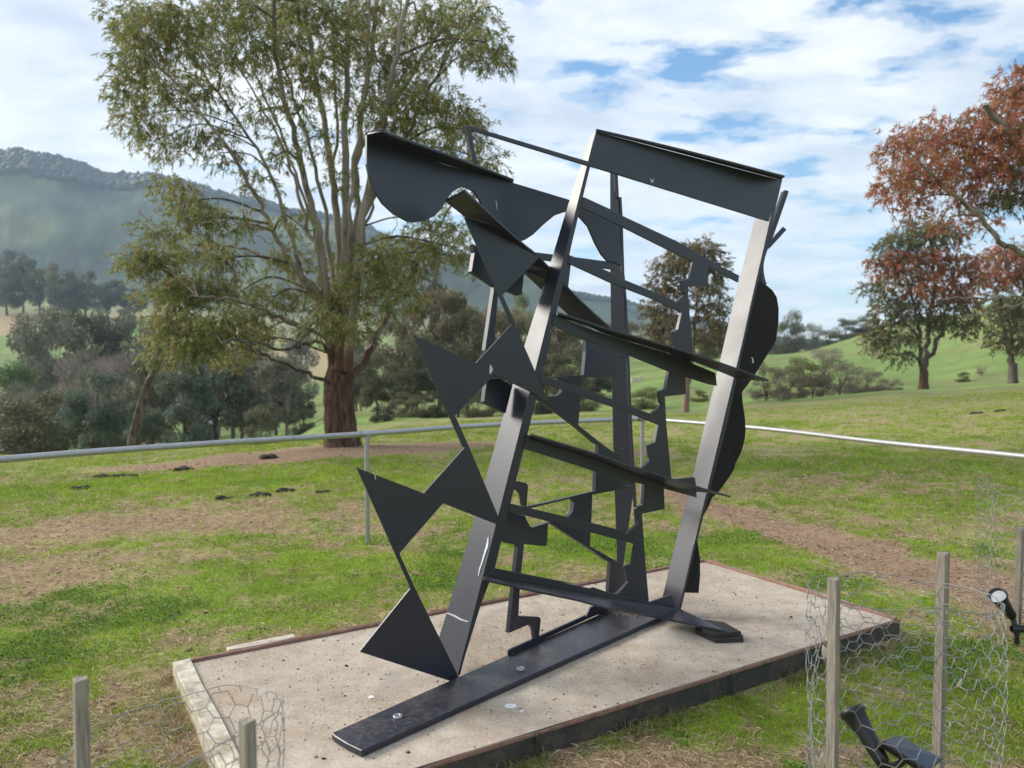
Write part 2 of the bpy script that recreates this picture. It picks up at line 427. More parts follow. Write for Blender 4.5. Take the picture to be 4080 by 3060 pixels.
def terrain(X, Y):
    X = np.asarray(X, float); Y = np.asarray(Y, float)
    r = np.hypot(X, Y); az = np.arctan2(X, Y)
    azc = np.clip(az, -1.0, 1.0)
    xd = np.clip(1106 + 1650 * np.tan(azc), TX[0], TX[-1])
    dist = np.clip(r * np.maximum(np.cos(azc), 0.5), 9, 2599)
    ix = np.clip(np.searchsorted(TX, xd) - 1, 0, len(TX) - 2); fx = (xd - TX[ix]) / (TX[ix + 1] - TX[ix])
    ld, LY = np.log(dist), np.log(TY)
    iy = np.clip(np.searchsorted(TY, dist) - 1, 0, len(TY) - 2); fy = (ld - LY[iy]) / (LY[iy + 1] - LY[iy])
    fx = fx * fx * (3 - 2 * fx)
    def cub(row):                                          # smooth along distance
        i0, i1, i2, i3 = np.maximum(iy - 1, 0), iy, iy + 1, np.minimum(iy + 2, len(TY) - 1)
        a, b, c, d = TZ[row, i0], TZ[row, i1], TZ[row, i2], TZ[row, i3]
        m1, m2 = (c - a) * 0.5, (d - b) * 0.5; t = fy
        return (2*t**3-3*t**2+1)*b + (t**3-2*t**2+t)*m1 + (-2*t**3+3*t**2)*c + (t**3-t**2)*m2
    z = cub(ix) * (1 - fx) + cub(ix + 1) * fx
    back = sst(1.2, 2.4, np.abs(az))
    z = z * (1 - back) + (-0.1 + 3 * sst(60, 300, r)) * back
    w = (X - QD[0]) * -e2[0] + (Y - QD[1]) * -e2[1]         # distance back from the near edge of the slab
    u = (X - QD[0]) * e1[0] + (Y - QD[1]) * e1[1]
    zn = -0.115 + 0.088 * sst(-0.1, 1.5, w) * (0.45 + 0.55 * sst(-0.5, 0.9, u))
    k = sst(6.0, 10.0, r)
    z = zn * (1 - k) + z * k
    z = z + (fbm(X * 1.3, Y * 1.3, 3, 5) - 0.5) * 0.035 * sst(1.5, 4, r) + (fbm(X * 7, Y * 7, 3, 9) - 0.5) * 0.018
    z = z + (fbm(X * 0.012, Y * 0.012, 5, 21) - 0.5) * 26 * sst(350, 900, r) * (xd < 1700) + (fbm(X * .05, Y * .05, 4, 31) - .5) * 2.2 * sst(60, 260, r)
    pad = (u > -0.02) & (u < L1 + 0.02) & (w > -0.02) & (w < L2 + 0.02)
    return np.where(pad, np.minimum(z, -0.05), z)
def tz(x, y): return float(terrain(np.array([x]), np.array([y]))[0])
def gd(x, y):                                              # point of the near lawn seen at (x, y) of the 2212 view
    p = at_z(D(x, y), -0.04); return p[0], p[1]

PATCH = [  # x, y on the 2212 view, radii in metres, amount of green
 (60, 1035, 2.4, .45, .75), (330, 1030, 2.0, .45, .6), (620, 1035, 2.2, .4, .5), (900, 1010, 2.4, .6, .4), (1010, 960, 3, .8, .3),
 (330, 1120, 1.3, .35, -.85), (520, 1085, .9, .25, -.6), (130, 1130, 1.0, .30, -.75), (220, 1200, 1.2, .22, -.55), (60, 1240, .7, .2, -.9), (640, 1120, .8, .2, -.2),
 (700, 1210, .9, .3, .6), (520, 1290, .9, .22, .5), (250, 1340, .7, .2, .5), (60, 1370, .5, .2, .5), (620, 1360, .5, .15, .4), (900, 1230, .8, .3, .5),
 (330, 1470, .35, .14, -.8), (300, 1580, .5, .16, -.9), (80, 1560, .3, .12, .4), (70, 1640, .3, .1, -.3), (420, 1380, .4, .12, -.4), (230, 1630, .12, .08, .7),
 (1850, 905, 5, 2.0, -.25), (2000, 880, 4, 1.2, -.4), (1720, 960, 2, .8, -.15), (1800, 1010, 2.2, .5, .35), (2100, 1010, 1.8, .5, .3), (1980, 1090, 1.2, .3, .5), (1700, 1060, 1.4, .3, -.1),
 (1560, 1215, .9, .25, .6), (1720, 1265, .8, .22, .55), (1850, 1290, .6, .2, .4), (1620, 1250, .35, .1, -.5),
 (1650, 1500, .5, .18, .7), (1480, 1590, .35, .12, -.6), (1330, 1620, .35, .12, -.5), (1740, 1600, .3, .12, -.4), (2120, 1480, .8, .3, .8), (2000, 1420, .5, .15, .4), (1900, 1560, .3, .15, .2),
 (1400, 1180, .9, .3, .3), (1250, 1180, .8, .3, .4), (1150, 1150, .8, .3, .3)]
PATCH = [(*gd(a, b), rx, ry, s) for a, b, rx, ry, s in PATCH]
SOIL_LINE = [gd(*p) for p in ((1400, 1060), (1560, 1105), (1700, 1150), (1850, 1190), (2000, 1225), (2150, 1270), (2400, 1330))]
SOIL_LINE = catmull(np.array(SOIL_LINE), 6)
def cover(X, Y):
    """green 0..1, soil 0..1 on the near lawn"""
    wx = (fbm(X * 2.1, Y * 2.1, 3, 41) - .5) * .5; wy = (fbm(X * 2.1, Y * 2.1, 3, 51) - .5) * .5
    x, y = X + wx, Y + wy
    g = 0.585 + (fbm(X * 0.9, Y * 0.9, 4, 1) - .5) * .8 + (fbm(X * 4.5, Y * 4.5, 5, 2, .8) - .5) * 2.3
    for px, py, rx, ry, s in PATCH:
        g = g + .62 * s * np.exp(-((x - px) / rx) ** 2 - ((y - py) / (ry * 1.6)) ** 2)
    d = np.full(np.shape(X), 99.0)
    for i, (px, py) in enumerate(SOIL_LINE):
        wd = 0.33 + 0.22 * (i / len(SOIL_LINE))
        d = np.minimum(d, np.hypot(x - px, (y - py)) / wd)
    s = 1 - sst(0.55, 1.15, d + (fbm(X * 5, Y * 5, 3, 61) - .5) * .7)
    for (tx, ty, rx, ry) in ((-3.0, 13.4, 2.6, 1.3), (-4.6, 12.6, 2.4, .8), (-2.0, 13.9, 2.2, .7), (1.9, 12.6, 1.0, .4)):
        s = np.maximum(s, 1 - sst(0.6, 1.15, np.hypot((x - tx) / rx, (y - ty) / ry)))
    s = np.maximum(s, sst(.62, .80, fbm(X * 2.6 + 5, Y * 2.6, 5, 71, .65)) * .7)
    g = np.clip(g, 0, 1) * (1 - s)
    return g, s
C_SOIL = np.array([.265, .180, .118]); C_STRAW = np.array([.38, .28, .165]); C_GRN = np.array([.20, .30, .035])
def terrain_colour(X, Y, Z):
    r = np.hypot(X, Y); xd = 1106 + 1650 * X / np.maximum(Y, .1)
    g, s = cover(X, Y)
    g3, s3 = g[:, None], s[:, None]
    near = (C_STRAW * (1 - g3) + C_GRN * g3) * (1 - s3) * .85 + C_SOIL * s3
    mown = np.array([.20, .205, .085]) + (fbm(X * .6, Y * .6, 4, 81)[:, None] - .5) * np.array([.07, .05, .02])
    mown = mown * (.62 + .76 * fbm(X * 2.6, Y * 2.6, 4, 83, .7)[:, None]) + (1 - g3) * np.array([.055, .03, .015]) - .012
    lush = np.array([.150, .215, .060]); tan = np.array([.34, .26, .14])
    k = sst(14.0, 17.0, r + (xd > 1350) * -8)[:, None]
    c = near * (1 - k) + mown * k
    dull = np.array([.13, .135, .055])
    kr = (sst(1380, 1500, xd) * sst(16, 26, r))[:, None]
    c = c * (1 - .5 * kr) + dull * .5 * kr
    k2 = sst(27, 34, r)[:, None]
    fieldn = fbm(X * .03, Y * .03, 3, 91)[:, None]
    far = (lush * (1 - .45 * sst(.45, .7, fbm(X * .09, Y * .09, 3, 94))[:, None]) + np.array([.20, .18, .085]) * .45 * sst(.45, .7, fbm(X * .09, Y * .09, 3, 94))[:, None]) * (.55 + .95 * fbm(X * .45, Y * .45, 5, 93, .65)[:, None])
    tanf = sst(.52, .60, fieldn[:, 0])[:, None] * (sst(140, 260, r) * (xd < 1250))[:, None]
    far = far * (1 - tanf) + tan * tanf
    kn = (sst(330, 400, r) * (xd < 900))[:, None]; far = far * (1 - kn) + kn * (np.array([.20, .205, .095]) * (.7 + .6 * fbm(X * .02, Y * .02, 4, 99)[:, None]))
    c = c * (1 - k2) + far * k2
    mt = (sst(520, 640, r + (fbm(X * .008, Y * .008, 3, 95) - .5) * 160) * (xd < 1700))[:, None]
    mn = fbm(X * .014, Y * .014, 5, 97)[:, None]
    mc = (np.array([.055, .080, .052]) * (1 - sst(.54, .70, mn)) + np.array([.135, .16, .08]) * sst(.54, .70, mn)) * (.30 + .85 * sst(.3, .7, fbm(X * .045, Y * .045, 6, 98, .7))[:, None])
    return np.clip(c * (1 - mt) + mc * mt, .005, 1)
def build_ground():
    rr = np.concatenate([[0.4, 0.9, 1.5, 2.0], np.geomspace(2.5, 16, 230), np.geomspace(16.3, 120, 110), np.geomspace(123, 2590, 110)])
    az = np.concatenate([np.linspace(-math.pi, -0.80, 60, endpoint=False), np.linspace(-0.80, 0.80, 440, endpoint=False), np.linspace(0.80, math.pi, 60, endpoint=False)])
    R, A = np.meshgrid(rr, az, indexing='ij'); X, Y = (R * np.sin(A)).ravel(), (R * np.cos(A)).ravel()
    Zv = terrain(X, Y); C = terrain_colour(X, Y, Zv)
    n = len(az); i = np.arange(len(rr) - 1)[:, None] * n; j = np.arange(n)[None]; jn = (j + 1) % n
    F = np.stack([i + j, i + n + j, i + n + jn, i + jn], -1).reshape(-1, 4)
    V = np.stack([X, Y, Zv], 1)
    c0 = len(V); V = np.vstack([V, [[0, 0, tz(0, .3)]]]); C = np.vstack([C, C[:1]])
    me = np_mesh("ground", V, F, C)
    o = link("ground", me, M_GROUND, None, True); o['kind'] = 'structure'
    # close the middle under the viewer's feet
    bm = bmesh.new(); bm.from_mesh(me); bm.verts.ensure_lookup_table()
    for q in range(n): bm.faces.new((bm.verts[c0], bm.verts[q], bm.verts[(q + 1) % n]))
    bmesh.ops.recalc_face_normals(bm, faces=bm.faces); bm.to_mesh(me); bm.free()
    me.polygons.foreach_set('use_smooth', np.ones(len(me.polygons), bool))
    return o
build_ground()
# ------------------------------------------------------------------ slab and its edging
slab = prism("concrete_slab", [(q[0], q[1], 0.0) for q in (QA, QB, QC, QD)], [(q[0], q[1], -0.14) for q in (QA, QB, QC, QD)], M_CONC, None, 0.004)
slab['kind'] = 'structure'
def board(name, p, q, out, w, top, bot, mat, label=None, ext=0.0):
    p, q, out = np.array(p), np.array(q), np.array(out); d = (q - p) / np.linalg.norm(q - p)
    p, q = p - d * ext, q + d * ext
    a, b = p + out * 0.003, q + out * 0.003; c, e = q + out * (w + .003), p + out * (w + .003)
    n = 14; ring = []
    T = [a + (b - a) * t for t in np.linspace(0, 1, n)] + [c + (e - c) * t for t in np.linspace(0, 1, n)]
    wob = lambda v: 0.004 * math.sin(v[0] * 7 + v[1] * 11)
    o = prism(name, [(v[0] + wob(v) * .4, v[1], top + wob(v)) for v in T], [(v[0] + wob(v) * .4, v[1], bot) for v in T], mat, slab, 0.003)
    if label: o['label'] = label
    return o
board("edging_board", QA, QB, -e2, 0.022, 0.016, -0.16, M_REDB, "thin weathered timber edging along the far side")
board("edging_board", QB, QC, e1, 0.040, 0.012, -0.16, M_REDB, "red brown timber edging along the right end")
nb = QD + e1 * 0.0
board("formwork_side", QC + e1 * .045, QD, e2, 0.010, 0.000, -0.17, M_FORM, "dark stained formwork on the near side")
board("edging_strip", QC + e1 * .045 + e2 * .011, QD + e2 * .011, e2, 0.007, 0.007, -0.012, M_REDB, "thin reddish lip on top of the near formwork")
board("edging_board", QA - e2 * .02, QD, -e1, 0.085, 0.020, -0.20, M_WHITEB, "thick flaking white timber board on the left end")
pA, pB = QA - e2 * .030, QA - e2 * .030
pp, pq = at_z(D(492, 1409), .0)[:2], at_z(D(640, 1384), .0)[:2]
u0, u1 = np.dot(pp - QA, e1), np.dot(pq - QA, e1)
pl = board("loose_plank", QA + e1 * u0 - e2 * .030, QA + e1 * u1 - e2 * .030, -e2, 0.055, 0.018, -0.03, M_PLANK, "short pale plank lying along the far edging")
# stake pins along the near formwork
for px in (Z7((2035, 1340))[0], Z8((1790, 835))[0], Z8((45, 1345))[0]):
    w_ = at_z(px, 0.0)[:2]; u = np.dot(w_ - QD, e1); c = QD + e1 * u + e2 * .033
    o = box("formwork_peg", (c[0], c[1], -.06), (.014, .012, .13), M_FORM, slab, Matrix.Rotation(math.atan2(e1[1], e1[0]), 3, 'Z'))

# ------------------------------------------------------------------ the sculpture
L0 = at_z((1824, 2689), 0.03); R0 = at_z((2703.5, 2431), 0.05)
depth0 = np.dot(L0 - CAM, np.array([0, CP, -SP]))
Ltop = at_depth((2374, 525), depth0 + 0.36)
PF = Plane(L0, np.cross(R0 - L0, Ltop - L0))
dvec = np.array([R0[0] - L0[0], R0[1] - L0[1], 0]); dvec /= np.linalg.norm(dvec)
nback = np.array([-dvec[1], dvec[0], 0])                   # horizontal, away from the viewer
B0 = at_z((2023, 2610), 0.035); B1 = at_z((2435, 2431), 0.035)
bdir = (B1 - B0); bdir /= np.linalg.norm(bdir)
PB = Plane(B0, np.cross(bdir, [0.05 * nback[0], 0.05 * nback[1], 1]))
sc0 = at_z((2100, 2600), 0.03)
SCULPT = empty("steel_sculpture", (sc0[0], sc0[1], 0.0), "tall dark painted abstract steel sculpture standing on the concrete slab", "sculpture")
def plate(name, plane, pts, t=0.020, off=0.0, mat=None, label=None, bev=0.0016, parent=None):
    F = [plane.hit(p, off) for p in pts]; Bk = [f - plane.n * t for f in F]
    o = prism(name, F, Bk, mat or M_STEEL, parent or SCULPT, bev)
    if label: o['label'] = label
    return o
def ribbon(name, A, Bq, t=0.014, mat=None, plane=None, label=None, bev=0.0014, parent=None, curve=True):
    """strip between two picture lines, each point (pixel, offset towards the viewer from the plane)"""
    plane = plane or PF
    a = [plane.hit(p, o) for p, o in A]; b = [plane.hit(p, o) for p, o in Bq]
    a, b = (catmull(a, 3), catmull(b, 3)) if curve and min(len(a), len(b)) > 2 else (np.array(a), np.array(b))
    n = max(len(a), len(b))
    rs = lambda q: np.stack([np.interp(np.linspace(0, 1, n), np.linspace(0, 1, len(q)), q[:, k]) for k in range(3)], 1)
    a, b = rs(a), rs(b)
    nr = np.cross(a[-1] - a[0], (b - a).mean(0)); nr /= np.linalg.norm(nr)
    if nr[2] < 0: nr = -nr
    bm = bmesh.new()
    mk = lambda q: [bm.verts.new(v) for v in q]
    at, bt, ab, bb = mk(a + nr * t), mk(b + nr * t), mk(a), mk(b)
    for i in range(n - 1):
        bm.faces.new((at[i], at[i + 1], bt[i + 1], bt[i])); bm.faces.new((ab[i], bb[i], bb[i + 1], ab[i + 1]))
        bm.faces.new((at[i], ab[i], ab[i + 1], at[i + 1])); bm.faces.new((bt[i], bt[i + 1], bb[i + 1], bb[i]))
    bm.faces.new((at[0], bt[0], bb[0], ab[0])); bm.faces.new((at[-1], ab[-1], bb[-1], bt[-1]))
    o = link(name, bm_mesh(name, bm), mat or M_STEEL, parent or SCULPT)
    if bev: bevel(o, bev)
    if label: o['label'] = label
    return o

# base bar and its upstand strip
ztop = 0.032
barp = Z7((268, 1372),) + Z8((725, 288), (900, 212)) + Z8((1250, 314), (1150, 360)) + Z7((532, 1526), (400, 1462), (300, 1400))
bt = [at_z(p, ztop) for p in barp]
o = prism("base_bar", bt, [(p[0], p[1], 0.004) for p in bt], M_STEEL, SCULPT, 0.003); o['label'] = "long flat bar lying on the slab, dusty near its free end"
sa, sb = at_z(Z7((1828, 690))[0], ztop + .002), at_z(Z8((725, 283))[0], ztop + .002)
prism("base_strip", [sa, sb, sb + [0, 0, .028], sa + [0, 0, .028]], [v + nback * .014 for v in (sa, sb, sb + [0, 0, .028], sa + [0, 0, .028])], M_STEEL, SCULPT, 0.0015)
for px in (Z7((852, 1232))[0], Z7((1935, 812))[0]):
    c = at_z(px, ztop)
    V, F = lathe([(0.008, .002), (0.008, .009), (0.019, .009), (0.021, .007), (0.021, .001)], 24)
    wsh = link("anchor_washer", np_mesh("anchor_washer", V + c, F), M_GALV, SCULPT, True)
    V, F = lathe([(0.0001, .005), (0.0065, .005), (0.0065, .001)], 12)
    b_ = link("bolt", np_mesh("bolt", V + c, F), M_BLACKP, wsh)

def offz(px, z): return float(np.dot(at_z(px, z) - PF.o, PF.n))
# legs: a flange running back from the front frame, each with a narrow front strip
def flange(name, p0, p1, back, t=0.014, label=None, cut=None, plane=PF, bd=None):
    a, b = plane.hit(p0), plane.hit(p1); v = (b - a) / np.linalg.norm(b - a)
    fp = Plane(a, np.cross(v, nback if bd is None else np.array(bd)))
    pts = [a, b] + [fp.hit(p) for p in back]
    side = fp.n
    o = prism(name, pts, [p - side * t for p in pts], M_STEEL, SCULPT, 0.0016)
    if label: o['label'] = label
    return o
leg1 = flange("leg", (1824, 2691), (2374, 525), [(2352, 540), (2250, 857), (2180, 1090), (2090, 1373), (2006, 1652), (1888, 2072), (1779, 2442), (1742, 2560), (1800, 2650)], 0.014, "left leg, a broad tapering flange catching pale light")
leg2 = flange("leg", (2703.5, 2433), (3113, 712), [(3052, 700), (3005, 880), (2944, 1124), (2923, 1200), (2864.5, 1453), (2806, 1697), (2758, 1901), (2688, 2171), (2640, 2375), (2636, 2400)], 0.014, "right leg, a broad tapering flange catching pale light")
plate("leg_strip", PF, [(2374, 522), (2266, 950), (2152, 1400), (1988, 2045), (1924, 2298), (1826, 2690), (1846, 2640), (1920, 2400), (1973, 2262), (2025, 2045), (2184, 1400), (2284, 950), (2384, 530)], 0.018, 0.0, None, "thin front edge of the left leg")
plate("leg_strip", PF, [(3106, 715), (2993, 1205), (2886, 1697), (2765, 2171), (2705, 2432), (2713, 2432), (2774, 2171), (2896, 1697), (3002, 1205), (3118, 712)], 0.018, 0.0, None, "thin front edge of the right leg")

# header between the leg tops, with its hood
plate("header_plate", PF, Z2((388, 162), (2010, 590), (1913, 955), (335, 466), (328, 425)), 0.016, 0.003, None, "wide plate joining the tops of both legs")
ribbon("hood", list(zip(Z2((385, 158), (1000, 300), (1500, 425), (2048, 568)), (.02, .06, .09, .13))), list(zip(Z2((388, 164), (1000, 322), (1500, 455), (2010, 590)), (0.004,) * 4)), 0.012, None, None, "narrow hood along the top of the header")
plate("long_thin_bar", PF, Z1((1003, 108), (1045, 113), (2100, 430)) + Z2((345, 440), (700, 548), (700, 575), (340, 470)) + Z1((2095, 468), (1056, 150), (1112, 440), (1085, 440), (1028, 200)), 0.014, 0.008, None, "thin bar reaching left from the header with a bent tail")

# rungs (cut plates)
R2 = Z2((280, 740), (520, 850), (620, 905), (1100, 1130), (1380, 1290), (1500, 1358), (1650, 1432), (1643, 1492), (1500, 1415), (1380, 1357)) + Y3((815, 330), (825, 490), (800, 520), (525, 520), (500, 500), (540, 400), (590, 165)) + Z2((1240, 1310), (900, 1142), (620, 1002), (255, 828))
plate("rung", PF, R2, 0.016, -0.016, None, "upper rung with a hanging notched tab")
plate("rung", PF, Z2((150, 1250), (250, 1290), (520, 1405), (640, 1470)) + Y3((0, 590), (200, 680), (345, 755), (420, 720), (440, 905), (0, 702)) + Z2((510, 1492), (140, 1320)), 0.016, 0.004)
plate("rung", PF, Y2((190, 362), (320, 378), (800, 540), (1220, 690), (1490, 797), (1830, 922), (1960, 930), (1930, 1078), (1500, 905), (1240, 810), (800, 660), (200, 458)), 0.016, 0.004)
plate("rung", PF, Z5((1620, 235), (1770, 270)) + Z6((0, 270), (350, 352), (570, 405), (780, 460), (875, 502), (960, 520), (945, 592), (560, 490), (0, 345)) + Z5((1610, 308),), 0.016, 0.004)
plate("gusset", PF, Y1((1500, 560), (1545, 345), (1605, 380), (1565, 725), (1475, 665)), 0.014, -0.006)
# comb plate
combR = Y3((432, 435), (530, 405), (530, 520), (526, 640), (545, 900), (575, 1200), (600, 1560)) + Z4((1175, 650), (1182, 820), (995, 840), (1010, 1100), (1055, 1585)) + Z6((1208, 100), (1215, 285), (1015, 325), (1040, 700), (1078, 1125))
combL = Z6((760, 1060), (780, 1035), (805, 1030), (892, 930), (862, 792), (930, 770), (957, 600), (880, 505), (995, 402), (972, 380), (960, 278), (1020, 245), (1036, 60)) + Z4((790, 1478), (882, 1390), (865, 1385), (848, 1268), (908, 1245), (938, 1088), (870, 1000), (975, 910), (955, 895), (945, 793), (1002, 770), (1032, 610)) + Y3((262, 1455), (335, 1385), (320, 1370), (305, 1200), (285, 1195), (375, 1158), (432, 905), (345, 752), (495, 628), (455, 612))
plate("comb_plate", PF, combR + combL, 0.024, -0.004, None, "tall notched plate stepping down through the rungs")
plate("stop_tab", PF, Z6((1285, 30), (1300, 22), (1470, 2), (1482, 14), (1497, 110), (1300, 60)), 0.014, -0.003)
plate("stop_tab", PF, Z6((1078, 1106), (1262, 1042), (1282, 1058), (1302, 1172), (1120, 1160)), 0.014, -0.003)

# three shelves with their faces
plate("shelf_face", PF, Z4((30, 118), (250, 215), (500, 300), (1000, 452), (1440, 632), (1455, 745), (1390, 735), (1030, 620), (650, 465), (240, 328), (0, 206)), 0.014, 0.006, None, "face plate under the uppermost shelf")
ribbon("shelf", list(zip(Z4((48, 112), (300, 190), (500, 258), (1000, 398), (1500, 560), (1908, 708)), (.03, .06, .09, .15, .24, .33))), list(zip(Z4((48, 140), (300, 215), (500, 300), (1000, 448), (1445, 610), (1640, 690)), (.008, .008, .008, .008, .008, .08))), 0.011, None, None, "uppermost shelf running to a sharp tip past the right leg")
plate("shelf_face", PF, Z3((1545, 1175), (1900, 1290), (2212, 1385)) + Z4((700, 1500), (1100, 1640)) + Z6((1200, 40), (1490, 105), (1496, 182), (1200, 102), (950, 50)) + Z4((735, 1600), (700, 1605), (0, 1378)) + Z3((1515, 1300),), 0.014, 0.006, None, "face plate under the middle shelf")
ribbon("shelf", list(zip(Z3((1575, 1182), (2212, 1372)) + Z4((700, 1462), (1100, 1590)) + Z6((1796, 184),), (.09, .11, .14, .18, .32))), list(zip(Z3((1570, 1215), (2212, 1420)) + Z4((700, 1520), (1100, 1655)) + Z6((1600, 140),), (.008, .008, .008, .008, .10))), 0.010, None, None, "middle shelf seen from beneath, tip past the right leg")
plate("shelf_face", PF, Z5((1490, 806), (2212, 948)) + Z6((300, 930), (560, 985), (590, 974), (720, 1020), (800, 1040), (1080, 1108), (1300, 1165), (1300, 1185), (1110, 1150), (700, 1085), (0, 955)) + Z5((1700, 945), (1385, 890)), 0.014, 0.006, None, "low face plate above the bottom shelf")
ribbon("shelf", list(zip(Z5((1382, 918), (1700, 990), (2212, 1098)) + Z6((700, 1168), (1150, 1252), (1733, 1368)), (.10, .11, .12, .13, offz(Z6((1150, 1252))[0], .045), offz(Z6((1733, 1368))[0], .056)))), list(zip(Z5((1386, 892), (1700, 948)) + Z6((0, 955), (700, 1085), (1345, 1178), (1729, 1360)), (.008, .008, .008, .008, .012, offz(Z6((1729, 1360))[0], .057)))), 0.012, None, None, "bottom shelf sloping down to a knife point on packers", curve=False)

# zigzag of triangles
zig = Z1((1000, 922), (1655, 1275)) + Y1((600, 830), (785, 1240)) + Z3((1440, 205), (1730, 872), (1262, 645), (1220, 692), (912, 1012), (926, 1032), (1040, 1290)) + Z5((1555, 440), (1030, 233), (648, 670), (652, 690), (775, 965)) + Z7((1405, 912), (1368, 932), (515, 657)) + Z5((742, 985), (740, 972)) + Z3((50, 1468),) + Z5((845, 140), (905, 160), (862, 143)) + Z3((1002, 1288), (985, 1284), (550, 300), (1092, 548), (1135, 574), (1100, 545), (1415, 206)) + Y1((735, 1270),)
plate("zigzag_plate", PF, zig, 0.010, 0.011, None, "flat zigzag of pointed triangles climbing the left leg")

# diagonal shelf crossing above the top triangle
ribbon("diagonal_shelf", list(zip([(1852, 764), (2069, 963), (2150, 1030), (2313, 1201), (2450, 1326)], (.17, .05, -.09, -.16, -.20))), list(zip([(1773, 803), (1858, 872), (1980, 985), (2120, 1120), (2300, 1290)], (.012, .012, -.08, -.22, -.30))), 0.014, None, None, "dark diagonal plank passing behind the left leg")

# rear wavy plate and hood
Hp = Z1((137, 192), (850, 462), (1430, 616), (1915, 762)) + Z2((255, 832), (600, 985), (606, 1345), (545, 1312), (490, 1306), (440, 1250), (380, 1140), (320, 1000), (235, 905), (115, 868)) + \
     Z1((1885, 872), (1790, 905), (1700, 980), (1600, 1075), (1530, 1120), (1450, 1146), (1370, 1110), (1290, 1040), (1220, 930), (1165, 840), (1130, 760), (1090, 700), (1040, 665), (985, 650), (930, 670), (880, 710), (840, 770), (800, 840), (740, 905), (650, 950), (560, 963), (500, 956), (380, 890), (280, 800), (210, 690), (160, 560), (137, 450))
plate("wavy_plate", PB, Hp, 0.014, 0.0, None, "large wavy edged plate reaching out to the left")
ribbon("hood", list(zip(Z1((268, 158), (335, 196), (1000, 436), (1430, 600)), (.13, .14, .10, .02))), list(zip(Z1((137, 192), (200, 222), (850, 462), (1425, 618)), (.004,) * 4)), 0.012, None, PB, "hood folded along the top of the wavy plate")
plate("tie_bar", PB, Y1((900, 180), (1330, 232), (1670, 275), (2145, 338), (2250, 350), (2250, 465), (2020, 432), (1560, 370), (1140, 312), (960, 300)), 0.012, -0.006)

# rear post
flange("rear_post", Y2((1578, 1900))[0], Z2((572, 530))[0], Z2((510, 528), (511, 840), (511, 1390)) + Z4((515, 0), (525, 700), (530, 950), (540, 1350)) + Z6((770, 100), (788, 600), (800, 1100)), 0.012, "rear post, a grey flange behind the rungs", None, PB, (-.86, .50, 0.0))
plate("post_edge", PB, Z2((560, 530), (575, 690), (583, 738), (612, 741), (622, 900), (637, 1400)) + Z4((660, 0), (690, 700), (706, 1100), (736, 1620)) + Z6((975, 400), (990, 700), (1000, 1160), (985, 1160), (965, 400), (940, 50)) + Z4((722, 1620), (690, 1100), (672, 700), (645, 0)) + Z2((618, 1400), (604, 900), (596, 760), (570, 742), (562, 690), (550, 530)), 0.016, 0.003)

# stepped plates behind the rungs
plate("stepped_plate", PB, Y2((870, -220), (868, 0), (836, 346), (310, 374), (500, 398), (800, 386), (1437, 368), (1435, 340), (1306, 340), (1308, 140), (1330, 108), (1375, 92), (1500, 70), (1500, -140)), 0.028, 0.004)
plate("stepped_plate", PB, Y2((500, 392), (805, 382), (757, 1085), (1060, 1325), (1225, 1448), (1500, 1640), (1500, 1700), (1052, 1530), (1052, 1362), (1012, 1356), (740, 1120), (440, 890), (100, 650), (90, 610), (300, 662), (430, 655), (490, 625), (520, 580), (528, 500), (525, 430)), 0.028, 0.010)
plate("stepped_plate", PB, Z6((610, -60), (872, -10), (872, 80), (935, 74), (925, 95), (578, 157), (556, 610), (865, 785), (900, 810), (890, 1100), (740, 1060), (722, 1000), (738, 748), (705, 742), (550, 630), (200, 402), (230, 380), (350, 357), (385, 335), (408, 300), (416, 220), (400, 188), (0, 285), (0, 262), (200, 220), (580, 128), (606, 122)), 0.028, 0.004)
plate("base_foot", PB, Z6((515, 1250), (562, 1150), (640, 1120), (880, 1100), (880, 1180), (715, 1192)), 0.014, -0.004)
plate("stepped_plate", PB, Z5((1600, 60), (1690, 38), (1762, 54), (1780, 76), (1768, 262), (1745, 258), (1728, 160), (1700, 118), (1655, 112), (1610, 200), (1590, 150)), 0.028, 0.004)
plate("stepped_plate", PB, Z5((1590, 300), (1757, 345), (1768, 380), (1800, 440), (1822, 446), (1978, 398), (1955, 425), (1946, 600), (1930, 612), (1745, 592), (1735, 700), (1712, 900), (1695, 1228), (1880, 1236), (1893, 1255), (1873, 1452), (1847, 1452), (1830, 1345), (1800, 1302), (1772, 1290), (1778, 1306), (1612, 1377), (1650, 1000), (1690, 620), (1690, 604), (1540, 570), (1540, 400)), 0.028, 0.008)
plate("bracket_plate", PB, Y1((165, 82), (520, 250), (960, 420), (911, 565), (886, 825), (832, 838), (560, 720), (470, 700), (150, 492), (148, 480), (190, 212)), 0.028, 0.012)
plate("bracket_plate", PB, Y1((482, 700), (548, 790), (532, 870), (466, 1600)) + Y5((410, 200), (380, 585), (520, 575), (710, 690), (610, 1092), (300, 940), (292, 925), (328, 652)) + Y1((345, 1640),), 0.028, 0.018)

